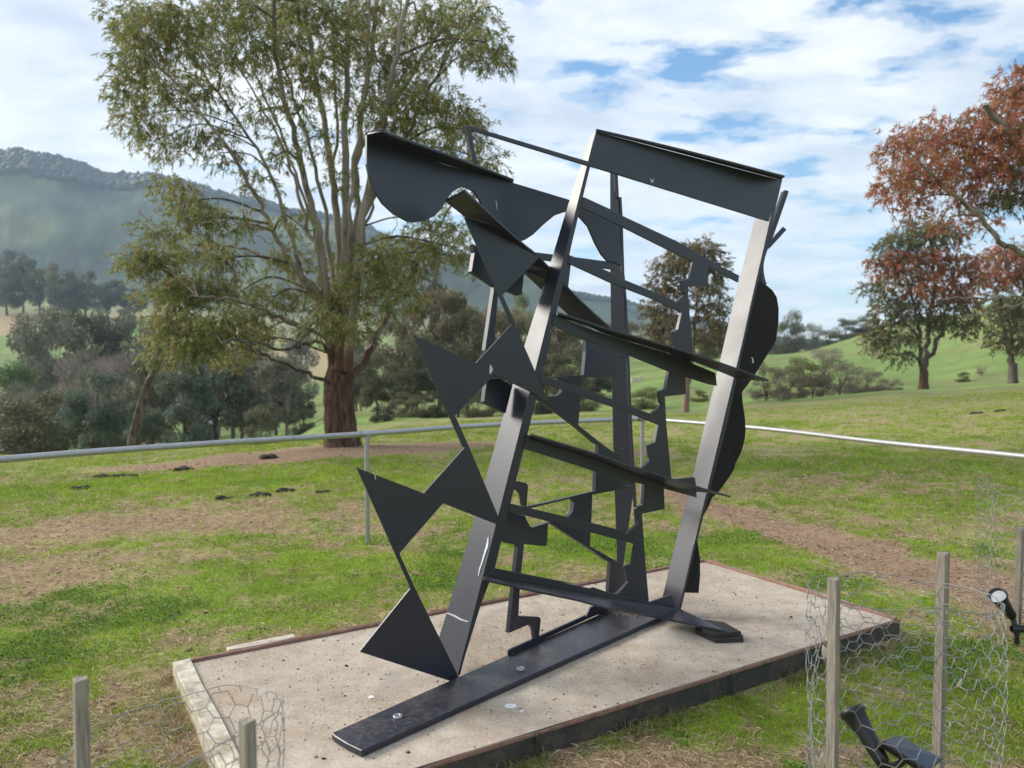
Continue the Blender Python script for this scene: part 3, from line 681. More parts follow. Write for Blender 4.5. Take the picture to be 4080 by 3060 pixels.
# curved plates beyond the right leg
PQ = Plane(PF.hit((2876, 1697)), np.cross(np.array([0.96, 0.22, 0.0]), PF.hit((3066, 880)) - PF.hit((2719, 2375))))
wave1 = Y3((1545, 440), (1600, 458), (1660, 490), (1765, 575), (1828, 680), (1856, 850), (1852, 1050), (1812, 1330), (1705, 1500)) + Y4((790, 360), (720, 460), (640, 562), (570, 650), (535, 742), (524, 850), (545, 1000), (572, 1200), (590, 1272), (575, 1330), (530, 1402), (430, 1542), (370, 1602)) + Z6((1640, 175), (1600, 262), (1545, 362), (1508, 480), (1500, 560)) 
legr = [(2735, 2310), (2766, 2171), (2888, 1697), (2937, 1453), (2995, 1205), (3013, 1124)]
plate("curved_plate", PQ, wave1 + legr, 0.014, -0.02, M_MATTE, "dark wavy plate along the right leg")
plate("curved_plate", PQ, Y4((500, 560), (656, 545), (662, 640), (686, 800), (694, 930), (682, 1030), (650, 1150), (594, 1262), (560, 1250), (470, 900)), 0.014, -0.16, M_MATTE, "second wavy lobe standing behind the first")
plate("curved_plate", PQ, Z6((1500, 480), (1502, 560), (1512, 640), (1526, 720), (1527, 870), (1513, 1024), (1372, 1020), (1375, 1000), (1470, 560)), 0.014, -0.05, M_MATTE, "lowest lobe of the wavy plates")
ribs = Y6((782, 362), (702, 600), (615, 850), (560, 1010), (487, 1200), (455, 1390), (478, 1570), (500, 1605))
def strip_along(pts, w):
    p = np.array(catmull(np.array(pts), 4)); t = np.gradient(p, axis=0); t /= np.linalg.norm(t, axis=1)[:, None]
    nn = np.stack([-t[:, 1], t[:, 0]], 1); w = np.interp(np.linspace(0, 1, len(p)), np.linspace(0, 1, len(w)), w)[:, None]
    return [tuple(v) for v in p + nn * w] + [tuple(v) for v in (p - nn * w)[::-1]]
plate("curved_bar", PQ, strip_along(ribs, [8, 8, 8, 6, 5, 7, 9]), 0.05, -0.06, None, "slender bent bar rising beside the right leg")
plate("curved_bar", PQ, strip_along(Y6((757, 860), (660, 965), (560, 1085), (530, 1120)), [9, 9, 7, 5]), 0.02, -0.10, None, "short bar branching off the bent bar")

# weld scars on the left leg
fpL = Plane(PF.hit((1824, 2691)), np.cross(PF.hit((2374, 525)) - PF.hit((1824, 2691)), nback))
for wp, w in ((Z5((1426, 530), (1418, 600), (1390, 690), (1370, 760), (1352, 810), (1340, 872)), [1, 4, 3.2, 2.6, 2.5, 1.5]), (Z5((1062, 1200), (1120, 1222), (1180, 1255), (1250, 1278)), [2, 3, 2.6, 1.6])):
    plate("weld_seam", fpL, strip_along(wp, w), 0.004, 0.004, M_WELD, None, 0)

for wp, w, pl_, of in ((Z5((425, -30), (432, 0), (438, 28)), [1.5, 2.5, 1], PF, .0125), (Z2((868, 578), (882, 610), (896, 582)), [1.5, 2.2, 1.2], PF, .0035), (Y4((752, 190), (765, 205), (768, 240), (756, 236)), [1.5, 2, 2, 1.2], PQ, -.0195), (Z1((1275, 770), (1280, 800), (1284, 850)), [.8, 1.4, .8], PB, .0005), (Z3((1225, 560), (1232, 600), (1222, 640)), [2, 7, 3], PF, .0125)):
    plate("paint_scratch", pl_, strip_along(wp, w), 0.002, of + .001, M_WELD, None, 0)

# dark boards packed under the shelf tip
p = [at_z(q, .030) for q in Z8((1540, 490), (1665, 530), (1888, 508), (1735, 422), (1560, 400))]
o = prism("packer_board", [(v[0], v[1], .050) for v in p], [(v[0], v[1], .027) for v in p], M_RUBBER, None, 0.002)
props(o, "upper black weathered board wedged under the sculpture's lowest tip", "board", "boards packed under the sculpture")
p = [at_z(q, .012) for q in Z8((1480, 480), (1660, 565), (1908, 556), (1903, 528), (1700, 420), (1500, 400))]
o = prism("packer_board", [(v[0], v[1], .025) for v in p], [(v[0], v[1], .002) for v in p], M_RUBBER, None, 0.002)
props(o, "lower black weathered board flat on the slab beneath another board", "board", "boards packed under the sculpture")

# ------------------------------------------------------------------ pipe rail fence
FENCE = empty("pipe_rail_fence", (1.39, 8.1, tz(1.39, 8.1)), "low galvanised pipe rail fence turning a corner behind the sculpture", "fence")
def railpt(x, y, Y): return atd(x, y, Y)
rA = [railpt(-420, 1043, 3.9), railpt(0, 993, 4.9), railpt(400, 962, 5.65), railpt(793, 937, 6.56), railpt(1060, 918, 7.25), railpt(1388, 904, 8.15)]
rB = [railpt(1388, 904, 8.15), railpt(1640, 925, 6.9), railpt(1900, 955, 6.0), railpt(2212, 986, 5.1), railpt(2700, 1040, 4.1)]
T = Tubes(); T.add(catmull(rA, 5), 0.024, 10); T.build("rail", M_GALV, FENCE)['label'] = "dull rail running along the left side"
T = Tubes(); T.add(catmull(rB, 5), 0.019, 10); M_RAILW = simple("bright_galvanised", (0.40, 0.40, 0.40), 0.45, 0.35, 0.12, 14); T.build("rail", M_RAILW, FENCE)['label'] = "bright rail running to the right"
for p in (rA[3], rA[5], rA[0]):
    x, y, z = p; g = tz(x, y)
    T = Tubes(); T.add([(x, y, g - .1), (x - .003, y, g + .3), (x - .004, y, z - .01)], 0.021, 10)
    post = T.build("post", M_GALV, FENCE)
    T = Tubes(); T.add([(x - .05, y - .04, z), (x + .05, y + .04, z)], 0.029, 10); T.add([(x, y, z - .07), (x, y, z)], 0.026, 10)
    T.build("tee_fitting", M_GALV, post)

# ------------------------------------------------------------------ wire tree guards
def stake(p_top, z_bot, lean, w, parent, name="stake"):
    x, y, z = p_top
    R = Matrix.Rotation(math.radians(38 + lean * 20), 3, 'Z'); h = w / 2
    q = [R @ Vector((a, b, 0)) for a, b in ((-h, -h), (h, -h), (h, h), (-h, h))]
    return prism(name, [(x + v.x, y + v.y, z + (.004 if i % 2 else 0)) for i, v in enumerate(q)], [(x + v.x + lean * .02, y + v.y, z_bot - .15) for v in q], M_STAKE, parent, 0.002)
def wire_mesh(c, r0, z0, z1, parent, seed, sag=0.0, squash=(1, 1), rot=0.0, cell=0.040, turn=1.0, topwire=True):
    rg = np.random.default_rng(seed); a = cell
    ncol = max(6, int(round(2 * math.pi * r0 * turn / (1.5 * a)))); rowh = a * 0.92; nrow = int((z1 - z0) / rowh)
    per = rg.uniform(0, 6.28, 6)
    def pos(s, z):
        th = rot + s / ncol * 2 * math.pi * turn
        zr = (z - z0) / (z1 - z0)
        r = r0 * (1 + .07 * math.sin(2 * th + per[0]) + .05 * math.sin(3 * th + 2 * zr + per[1]) + .03 * math.sin(7 * th + 9 * zr + per[2]))
        zz = z + sag * zr * math.sin(th * 1 + per[3]) + .008 * math.sin(6 * th + per[4] + 5 * zr)
        return np.array([c[0] + r * math.cos(th) * squash[0], c[1] + r * math.sin(th) * squash[1], zz])
    T = Tubes(); rw = 0.0012
    seg = lambda a_, b_, rr=rw: T.add([pos(*a_), (pos(*a_) + pos(*b_)) / 2 + rg.normal(0, .0012, 3), pos(*b_)], rr, 4)
    for k in range(nrow + 1):
        z = z0 + k * rowh; odd = k % 2
        for i in range(ncol // 2 * 2 + 0):
            # short twisted link then two slants up to the neighbouring row
            s = i * 2 / 2.0
            if i % 2 != odd: continue
            seg((s - .33, z), (s + .33, z), 0.0016)
            if k < nrow:
                zn = z + rowh
                seg((s - .33, z), (s - 1 + .33, zn)); seg((s + .33, z), (s + 1 - .33, zn))
    if topwire:
        for z, rr in ((z1 + .012, .0018), (z0, .0016)):
            T.add([pos(s, z) + rg.normal(0, .002, 3) for s in np.linspace(0, ncol, 70)], rr, 5)
        for s in np.arange(0, ncol, 1.0):
            T.add([pos(s, z0 + nrow * rowh), pos(s + .1, z1 + .012)], rw, 4)
    return T.build("wire_mesh", M_WIRE, parent)
g1 = atd(1935, 1800, 2.62); gz = tz(g1[0], g1[1])
G1 = empty("tree_guard", (g1[0], g1[1], gz), "wide hexagonal wire tree guard with two grey stakes at the slab's right corner", "tree guard", "wire tree guards round the slab")
stake(atd(1802, 1250, 2.42), gz, .25, .030, G1); stake(atd(2038, 1195, 2.82), gz, -.3, .033, G1)
wire_mesh((g1[0], g1[1]), .305, gz, .775, G1, 3, .03, (1, 1), .4, .036)
g2 = atd(365, 1800, 1.98); gz2 = tz(g2[0], g2[1])
G2 = empty("tree_guard", (g2[0], g2[1], gz2), "low sagging wire tree guard with two short stakes by the white board", "tree guard", "wire tree guards round the slab")
stake(atd(174, 1467, 1.80), gz2, .1, .030, G2); stake(atd(534, 1557, 1.76), gz2, .5, .030, G2)
wire_mesh((g2[0], g2[1]), .285, gz2, .60, G2, 5, .05, (1.0, .95), 1.0, .043)
g3 = np.array([3.30, 4.72]); gz3 = tz(*g3)
G3 = empty("tree_guard", (g3[0], g3[1], gz3), "crumpled wire tree guard farther off at the right edge of the lawn", "tree guard", "wire tree guards round the slab")
stake(atd(2206, 1140, 4.68), gz3, -.6, .030, G3)
fc = atd(2118, 1300, 4.75); wire_mesh(fc, .032, gz3, .80, G3, 21, .02, (1.3, .8), .3, .03)
wire_mesh(g3, .30, gz3, .70, G3, 9, .06, (1, 1), .2, .045)

# ------------------------------------------------------------------ solar spot lights
def spotlight(base, head, aim, corners, label, sc=1.0, jh=.25):
    o = empty("solar_spotlight", base, label, "spotlight", "solar spotlights by the tree guards")
    base, head, aim = np.array(base), np.array(head), np.array(aim) / np.linalg.norm(aim)
    R = np.array(frame_to(aim))
    V, F = lathe([(.0005, -.095), (.022, -.095), (.026, -.08), (.028, -.03), (.034, .03), (.040, .070), (.045, .074), (.047, .090), (.044, .092), (.041, .078), (.0005, .074)], 26)
    hd = link("lamp_head", np_mesh("lamp_head", (V * sc) @ R.T + head, F), M_BLACKP, o, True)
    V, F = lathe([(.0005, .079), (.030, .079), (.0385, .077)], 22)
    link("lens", np_mesh("lens", (V * sc) @ R.T + head, F), M_LENS, hd, True)
    for k in range(8):
        a = k * math.pi / 4; v = np.array([math.cos(a), math.sin(a), 0])
        T = Tubes(); T.add([((v * .021 + [0, 0, -.06]) * sc) @ R.T + head, ((v * .031 + [0, 0, .03]) * sc) @ R.T + head], .0022 * sc, 5); T.build("cooling_rib", M_BLACKP, hd)
    tail = head - aim * .085 * sc
    T = Tubes(); T.add([tail + aim * .03, tail, tail * .5 + (base + [0, 0, jh * sc]) * .5, base + [0, 0, (jh - .03) * sc]], .013 * sc, 10); T.build("bracket", M_BLACKP, o)
    T = Tubes(); T.add([base + [0, 0, -.12], base + [0, 0, .0], base + [0, 0, (jh + .02) * sc]], [.004, .014, .012], 8); T.build("spike", M_BLACKP, o)
    T = Tubes(); kz = base + np.array([0, 0, jh * sc]); T.add([kz + [-.03, 0, 0], kz + [.03, 0, 0]], .019 * sc, 12); T.build("hinge_knob", M_BLACKP, o)
    q = [np.array(c) for c in corners]; pn = np.cross(q[1] - q[0], q[3] - q[0]); pn /= np.linalg.norm(pn); pn = pn if pn[2] > 0 else -pn
    hs = prism("solar_panel", q, [c - pn * .022 for c in q], M_BLACKP, o, .003)
    m_ = sum(q) / 4
    prism("solar_cell", [m_ + (c - m_) * .93 + pn * .0015 for c in q], [m_ + (c - m_) * .93 - pn * .002 for c in q], M_PVCELL, hs, 0)
    T = Tubes(); kz2 = base + np.array([0, 0, jh * sc]); T.add([kz2, (kz2 + m_) / 2 + [0, 0, -.012], m_ - pn * .03], .012 * sc, 8); T.build("panel_arm", M_BLACKP, o)
    return o
h1 = atd(1872, 1588, 2.62)
b1 = atd(1918, 1690, 2.60); b1[2] = max(tz(b1[0], b1[1]), atd(1918, 1660, 2.60)[2] - .25)
spotlight(b1, h1, np.array([-.30, .62, .66]), [atd(1902, 1601, 2.53), atd(1942, 1588, 2.62), atd(2038, 1640, 2.62), atd(2004, 1666, 2.52)], "black solar spotlight with tilted panel inside the wire guard at the slab's corner", 1.0)
h3 = atd(2170, 1308, 4.5)
b3 = atd(2197, 1352, 4.5); b3[2] = tz(b3[0], b3[1])
spotlight(b3, h3, np.array([-.55, -.28, .62]), [atd(2215, 1318, 4.5), atd(2240, 1312, 4.62), atd(2300, 1350, 4.62), atd(2280, 1360, 4.5)], "black spotlight showing its pale lens, far right behind the wire", 1.15, .09)
HAZE = 0.00030
# ------------------------------------------------------------------ foliage
def leaves(Cn, Dr, L, Wd, rg):
    """diamond leaves: centre-base points Cn, directions Dr, lengths L, widths Wd"""
    n = len(Cn); Dr = Dr / (np.linalg.norm(Dr, axis=1)[:, None] + 1e-9)
    q = rg.normal(size=(n, 3)); sd = np.cross(Dr, q); sd /= np.linalg.norm(sd, axis=1)[:, None] + 1e-9
    L = np.asarray(L).reshape(-1, 1) * np.ones((n, 1)); Wd = np.asarray(Wd).reshape(-1, 1) * np.ones((n, 1))
    nrm = np.cross(sd, Dr)
    a = Cn; b = Cn + Dr * L * .42 + sd * Wd * .5 + nrm * L * .05; c = Cn + Dr * L - nrm * L * .06; d = Cn + Dr * L * .42 - sd * Wd * .5 + nrm * L * .05
    V = np.stack([a, b, c, d], 1).reshape(-1, 3); F = np.arange(n * 4).reshape(-1, 4)
    return V, F
PAL = {
 'gum':   [(.300, .315, .090), (.210, .260, .065), (.365, .345, .105), (.300, .190, .075), (.340, .350, .200), (.140, .185, .050), (.260, .290, .085)],
 'olive': [(.105, .105, .055), (.075, .085, .040), (.130, .120, .065), (.085, .075, .045)],
 'dark':  [(.060, .070, .035), (.045, .060, .030), (.085, .080, .045), (.070, .060, .040)],
 'grey':  [(.130, .140, .100), (.095, .105, .075), (.155, .150, .105), (.110, .100, .075)],
 'blue':  [(.095, .125, .090), (.075, .100, .070), (.120, .145, .105), (.085, .090, .060)],
 'brown': [(.165, .120, .070), (.120, .090, .055), (.185, .150, .080), (.095, .095, .045)],
 'green': [(.060, .120, .030), (.050, .100, .035), (.090, .140, .045), (.060, .085, .030)],
 'bare':  [(.185, .150, .140), (.150, .115, .105), (.210, .175, .160), (.130, .105, .090)],
 'red':   [(.400, .125, .070), (.320, .095, .055), (.390, .190, .090), (.270, .155, .070), (.210, .175, .075), (.430, .160, .105)],
 'redgrn':[(.120, .130, .060), (.090, .105, .045), (.150, .145, .080), (.170, .100, .055)],
 'scrub': [(.150, .115, .095), (.110, .085, .070), (.175, .140, .105), (.100, .100, .055)],
 'yellow':[(.135, .150, .045), (.100, .125, .040), (.165, .160, .060)],
}
def leaf_cols(n, kind, rg, clump=None):
    P = np.array(PAL[kind]); k = rg.integers(0, len(P), n)
    if clump is not None:                                  # whole sprays lean to one tint
        kc = rg.integers(0, len(P), clump.max() + 1); k = np.where(rg.random(n) < .6, kc[clump], k)
    c = P[k] * (0.75 + .5 * rg.random((n, 1))) * (1.2 if kind == 'red' else 1.0 if kind == 'gum' else 1.35 if kind == 'scrub' else 1.1 if kind == 'dark' else 1.45)
    return np.repeat(c, 4, 0)

def hero_tree(name, label, cat, Y, base, stems, clusters, mats, leaf, kinds, seed, group=None, trunk=None, dens=1.0, depth=1.0, extra=None):
    """stems/clusters are placed at ground distance Y plus their own offset"""
    rg = np.random.default_rng(seed)
    bx = atd(*base, Y); gz = tz(bx[0], bx[1])
    root = empty(name, (bx[0], bx[1], gz), label, cat, group)
    if trunk:
        P = [atd(x, y, Y + dy) for x, y, dy, r in trunk]; P[0][2] = gz - .25
        R = [r for *_, r in trunk]
        Pc, Rc = catmull(P, 5), np.interp(np.linspace(0, 1, (len(R) - 1) * 5 + 1), np.linspace(0, 1, len(R)), R)
        V, F = tube_arrays(Pc, Rc, 20)
        for i in range(len(V)):                            # fluted, lumpy butt
            k = i // 20; th = (i % 20) / 20 * 2 * math.pi; c = Pc[k]
            V[i] = c + (V[i] - c) * (1 + .07 * math.sin(3 * th + k * .2) + .05 * math.sin(7 * th + 1.3 * k) + (.18 * max(0, 1 - k / 4.0)) * abs(math.sin(2.5 * th)))
        link("trunk", np_mesh("trunk", V, F), mats[0], root, True)
    pts = []
    for st in stems:
        P = catmull([atd(x, y, Y + dy) for x, y, dy in st[1]], 5); r0, r1 = st[0]
        w = rg.normal(0, .02, P.shape) * (np.linspace(0, 1, len(P))[:, None] > 0.05) * Y / 14
        P = P + w
        R = (r0 + (r1 - r0) * np.linspace(0, 1, len(P)) ** .7) * (.85 if name == 'eucalyptus_tree' else 1)
        T = Tubes(); T.add(P, R, 8); T.build("stem", mats[1] if st[2:] == () else mats[st[2]], root)
        pts += [(p, r) for p, r in zip(P[2:], R[2:])]
    PP = np.array([p for p, r in pts]); RR = np.array([r for p, r in pts])
    tw = Tubes(); LC, LD, LK, KK = [], [], [], []; cl = 0
    for c in clusters:
        x, y, rx, ry = c[:4]; dy = c[4] if len(c) > 4 else rg.uniform(-1, 1) * depth
        kd = c[5] if len(c) > 5 else kinds; den = c[6] if len(c) > 6 else 1.0
        ctr = atd(x, y, Y + dy); s = (Y + dy) / 1650.0; ax = np.array([rx * s, .5 * (rx + ry) * s, ry * s]) * 1.13
        dd = np.linalg.norm(PP - ctr, axis=1) + np.maximum(0, PP[:, 2] - ctr[2]) * 1.5; k = int(np.argmin(dd))
        a = PP[k]; mid = (a + ctr) / 2 + np.array([0, 0, .12 * dd[k]]) + rg.normal(0, .05, 3)
        tw.add(catmull([a, mid, ctr, ctr + rg.normal(0, .4, 3) * ax], 4), np.interp(np.linspace(0, 1, 13), [0, 1], [min(RR[k] * .6, .03 * s * 118), .005 * s * 118]), 5)
        nsp = max(4, int(den * dens * ax[0] * ax[2] * 3.14 / (s * 118) ** 2 * 46))
        q = rg.normal(size=(nsp, 3)); q /= np.linalg.norm(q, axis=1)[:, None]; q *= (rg.random((nsp, 1)) ** .45)
        sp = ctr + q * ax
        for j in range(nsp):
            m = rg.integers(9, 17); ln = rg.uniform(.10, .26) * s * 118
            dirv = np.array([q[j, 0] * .8 + rg.normal(0, .3), q[j, 1] * .8 + rg.normal(0, .3), rg.uniform(-.9, .45)]); dirv /= np.linalg.norm(dirv)
            t = np.sort(rg.random(m)); p = sp[j] + dirv * (t[:, None] * ln) + np.array([0, 0, -.35]) * (t[:, None] ** 2) * ln
            LC.append(p); LD.append(dirv * .7 + rg.normal(0, .55, (m, 3)) + [0, 0, -.55]); LK.append(np.full(m, cl)); KK.append(kd); cl += 1
            if j % 3 == 0: tw.add([ctr * .4 + sp[j] * .6, sp[j], p[-1]], .004 * s * 118, 3)
    tw.build("twigs", mats[min(2, len(mats) - 1)], root)['kind'] = 'stuff'
    LCa, LDa, LKa = np.vstack(LC), np.vstack(LD), np.concatenate(LK); n = len(LCa)
    V, F = leaves(LCa, LDa, leaf[0] * rg.uniform(.7, 1.25, n), leaf[1] * rg.uniform(.8, 1.2, n), rg)
    cols = np.zeros((n * 4, 3)); lens = np.array([len(a) for a in LC]); kk = np.repeat(np.array(KK), lens)
    for kd in set(KK):
        m_ = kk == kd
        cols[np.repeat(m_, 4)] = leaf_cols(int(m_.sum()), kd, rg, LKa[m_])
    me = np_mesh("foliage", V, F, cols); o = link("foliage", me, M_LEAF, root); o['kind'] = 'stuff'
    return root

# the big many-stemmed gum left of the sculpture
BIG_ST = [
 ((.13, .035), [(722, 800, 0), (715, 700, -.2), (702, 600, -.3), (690, 500, -.5), (664, 420, -.7), (640, 300, -.9), (602, 150, -1.2), (590, -40, -1.4)]),
 ((.12, .04), [(730, 800, .2), (733, 650, .3), (728, 500, .4), (714, 350, .6), (690, 200, .9), (664, 60, 1.2), (650, -120, 1.4)]),
 ((.13, .045), [(735, 800, -.2), (742, 600, -.2), (746, 450, -.3), (746, 300, -.2), (750, 150, 0), (762, -120, 0)]),
 ((.12, .04), [(746, 800, 0), (760, 620, .2), (771, 450, .5), (776, 300, .9), (800, 120, 1.2), (832, -100, 1.5)]),
 ((.12, .04), [(750, 800, -.2), (766, 650, -.5), (786, 450, -.8), (820, 300, -1.0), (850, 150, -1.2), (884, -20, -1.3)]),
 ((.085, .02), [(712, 720, 0), (694, 640, -.2), (640, 585, -.5), (590, 500, -.7), (556, 430, -1), (500, 330, -1.3), (424, 230, -1.6), (350, 150, -1.8)]),
 ((.07, .02), [(705, 690, .1), (655, 610, .3), (600, 572, .6), (540, 540, .9), (480, 531, 1.1), (410, 530, 1.3)]),
 ((.06, .02), [(716, 760, .1), (690, 722, 0), (640, 706, -.4), (577, 671, -.9), (505, 646, -1.4), (430, 640, -1.8)]),
 ((.05, .018), [(718, 775, -.1), (695, 742, -.5), (650, 745, -1.0), (610, 756, -1.5), (549, 739, -2.0), (480, 735, -2.3)], 2),
 ((.05, .016), [(708, 826, -.2), (690, 820, -.5), (649, 804, -1.0), (588, 775, -1.6), (541, 748, -2.0), (500, 720, -2.2)], 2),
 ((.055, .018), [(690, 560, -.3), (660, 470, .2), (640, 400, .6), (610, 300, .9), (560, 180, 1.2), (500, 40, 1.5), (480, -40, 1.6)]),
 ((.05, .015), [(650, 590, -.4), (600, 420, 0), (540, 300, .3), (470, 200, .5), (400, 100, .6), (340, 40, .7)]),
 ((.10, .025), [(758, 812, .3), (793, 775, .6), (822, 710, .9), (862, 631, 1.3), (901, 570, 1.6), (935, 510, 1.9), (990, 420, 2.2)]),
 ((.07, .02), [(782, 470, -.7), (830, 380, -.3), (880, 290, 0), (930, 190, .3), (985, 90, .5), (1040, 10, .7)]),
 ((.06, .02), [(778, 320, .9), (850, 220, 1.1), (930, 100, 1.3), (1000, 0, 1.5), (1030, -60, 1.6)]),
 ((.07, .02), [(727, 795, .1), (722, 640, .2), (706, 480, 0), (672, 330, -.2), (625, 180, -.4), (575, 40, -.6)]),
 ((.065, .02), [(737, 795, .2), (738, 620, .6), (722, 420, 1.0), (728, 240, 1.2), (718, 60, 1.4), (722, -60, 1.5)]),
 ((.065, .02), [(744, 795, -.1), (756, 560, -.5), (760, 380, -.8), (790, 200, -1.1), (796, 40, -1.3), (805, -60, -1.4)]),
 ((.06, .018), [(746, 795, .2), (770, 600, .4), (800, 400, .5), (835, 230, .5), (862, 60, .5), (870, -40, .5)]),
 ((.05, .016), [(704, 600, -.3), (672, 470, .2), (628, 350, .5), (560, 220, .9), (478, 90, 1.2)]),
 ((.045, .014), [(770, 560, .3), (800, 450, .5), (806, 380, .6), (850, 280, .8), (900, 190, .9)]),
]
BIG_CL = [(600, 90, 40, 45, .5, 'gum', .9), (660, 160, 38, 45, -.8, 'gum', .8), (725, 190, 38, 48, .9, 'gum', .8), (735, 90, 40, 45, -.9, 'gum', .9), (800, 130, 42, 45, .4, 'gum', .9), (815, 210, 38, 42, -.6, 'gum', .8), (585, 170, 36, 42, -.5, 'gum', .8), (640, 10, 45, 35), (790, 0, 45, 35), (500, 130, 40, 42, .3, 'gum', .8), (275, 40, 45, 50), (300, 120, 50, 45), (330, 60, 60, 60), (270, 180, 35, 45), (300, 250, 45, 45), (340, 170, 50, 45), (395, 40, 60, 45), (420, 115, 45, 40), (390, 210, 45, 45), (345, 300, 45, 40), (460, 60, 55, 45),
 (450, 190, 40, 40), (510, 20, 60, 40), (545, 90, 45, 45), (590, 20, 55, 40), (640, 80, 45, 50), (700, 20, 55, 45), (690, 120, 40, 45), (760, 60, 45, 50), (820, 30, 55, 45), (845, 100, 50, 45), (870, 150, 45, 45), (900, 40, 50, 40),
 (960, 30, 55, 40), (1020, 30, 50, 40), (1050, 90, 40, 40), (990, 90, 45, 40), (1070, 130, 30, 35), (930, 130, 45, 40), (890, 210, 55, 45), (950, 220, 50, 45), (1010, 280, 45, 40), (920, 300, 55, 45), (980, 340, 50, 40), (860, 270, 45, 40), (1050, 345, 38, 32), (1000, 250, 40, 35),
 (880, 380, 45, 40), (940, 400, 45, 40), (1040, 400, 30, 25), (560, 240, 38, 40), (500, 260, 35, 35), (610, 330, 40, 40), (560, 390, 38, 38), (480, 330, 35, 38), (430, 290, 40, 35), (650, 230, 38, 45), (700, 300, 38, 40), (780, 240, 40, 45), (740, 390, 35, 35), (530, 480, 40, 35), (640, 480, 35, 35),
 (400, 440, 45, 35), (365, 400, 40, 30), (450, 470, 45, 38), (345, 500, 42, 34), (300, 560, 42, 28, -.6, 'gum', 1.4), (350, 570, 45, 32, -.5, 'gum', 1.4), (420, 540, 50, 38), (490, 560, 40, 34), (390, 630, 50, 36, -1, 'gum', 1.3), (450, 620, 55, 40, -.8, 'gum', 1.3), (340, 640, 40, 30), (520, 630, 45, 36),
 (370, 700, 45, 42, -1.4, 'gum', 1.4), (420, 735, 50, 42, -1.6, 'gum', 1.4), (480, 700, 50, 40, -1.5, 'gum', 1.3), (540, 690, 45, 38), (500, 760, 40, 28), (590, 640, 40, 36), (345, 755, 30, 35), (620, 560, 35, 32), (560, 720, 40, 25),
 (670, 640, 45, 40), (720, 560, 45, 40), (730, 640, 50, 45), (690, 700, 40, 32), (780, 600, 50, 45), (760, 700, 38, 35), (820, 550, 45, 40), (850, 600, 50, 40), (880, 520, 45, 38), (930, 480, 42, 36), (900, 570, 45, 38), (960, 530, 40, 35), (830, 660, 40, 36), (880, 640, 40, 32), (990, 500, 30, 30), (1010, 560, 30, 28)]
BIG_CL = [(c if len(c) > 6 or not (470 < c[0] < 800 and 100 < c[1] < 500) else (*c[:4], random.uniform(-1.6, 1.6), 'gum', .55)) for c in BIG_CL]
hero_tree("eucalyptus_tree", "huge many-stemmed gum tree with pale stems, just beyond the left rail", "tree", 14.0, (738, 955), BIG_ST, BIG_CL, (M_BARK, M_GUM, M_GREYB), (.112, .0175), 'gum', 5,
          trunk=[(738, 985, 0, .42), (738, 955, 0, .33), (736, 925, 0, .285), (735, 880, 0, .275), (734, 840, 0, .275), (734, 812, 0, .26), (736, 788, 0, .20)], dens=4.3, depth=1.6)
# red tipped tree leaning in from the right edge
RED_ST = [((.16, .05), [(2420, 900, 0), (2400, 700, 0), (2340, 560, -.3), (2260, 420, -.6), (2190, 300, -.8), (2130, 230, -1)]),
 ((.08, .025), [(2330, 600, 0), (2250, 560, -.2), (2170, 530, -.4), (2120, 470, -.6), (2060, 420, -.8), (1990, 360, -1)]),
 ((.06, .02), [(2260, 420, -.5), (2210, 380, -.2), (2120, 330, .2), (2020, 300, .5), (1950, 330, .6)]),
 ((.045, .012), [(2400, 660, -.2), (2300, 640, -.8), (2212, 640, -1.4), (2120, 645, -1.9), (2035, 643, -2.3)]),
 ((.035, .010), [(2330, 655, -.6), (2212, 656, -1.2), (2130, 675, -1.6), (2065, 690, -1.9)])]
RED_CL = [(1935, 320, 35, 40), (1925, 400, 30, 40), (1960, 380, 40, 45), (1990, 300, 45, 40), (2040, 290, 50, 45), (2010, 370, 50, 45), (2070, 360, 55, 45), (2120, 300, 55, 50), (2150, 240, 50, 45), (2190, 190, 45, 45), (2130, 380, 50, 45), (2180, 330, 55, 50), (2220, 260, 55, 50), (2210, 390, 50, 40, 0, 'redgrn'), (2090, 430, 40, 30, .3, 'red', .7), (2170, 430, 45, 28, 0, 'redgrn'), (1970, 440, 25, 30), (2250, 170, 50, 50), (2050, 470, 35, 22, 0, 'red', .6), (2130, 480, 35, 20, 0, 'red', .5), (2280, 330, 60, 60), (2300, 430, 50, 40)]
hero_tree("red_gum_tree", "red leaved tree reaching in from the right edge with pale bare limbs", "tree", 15.0, (2420, 930), RED_ST, RED_CL, (M_GREYB, M_PALE, M_GREYB), (.115, .020), 'red', 8, dens=4.2, depth=.9,
          trunk=[(2425, 960, 0, .24), (2420, 900, 0, .19), (2412, 800, 0, .17)])
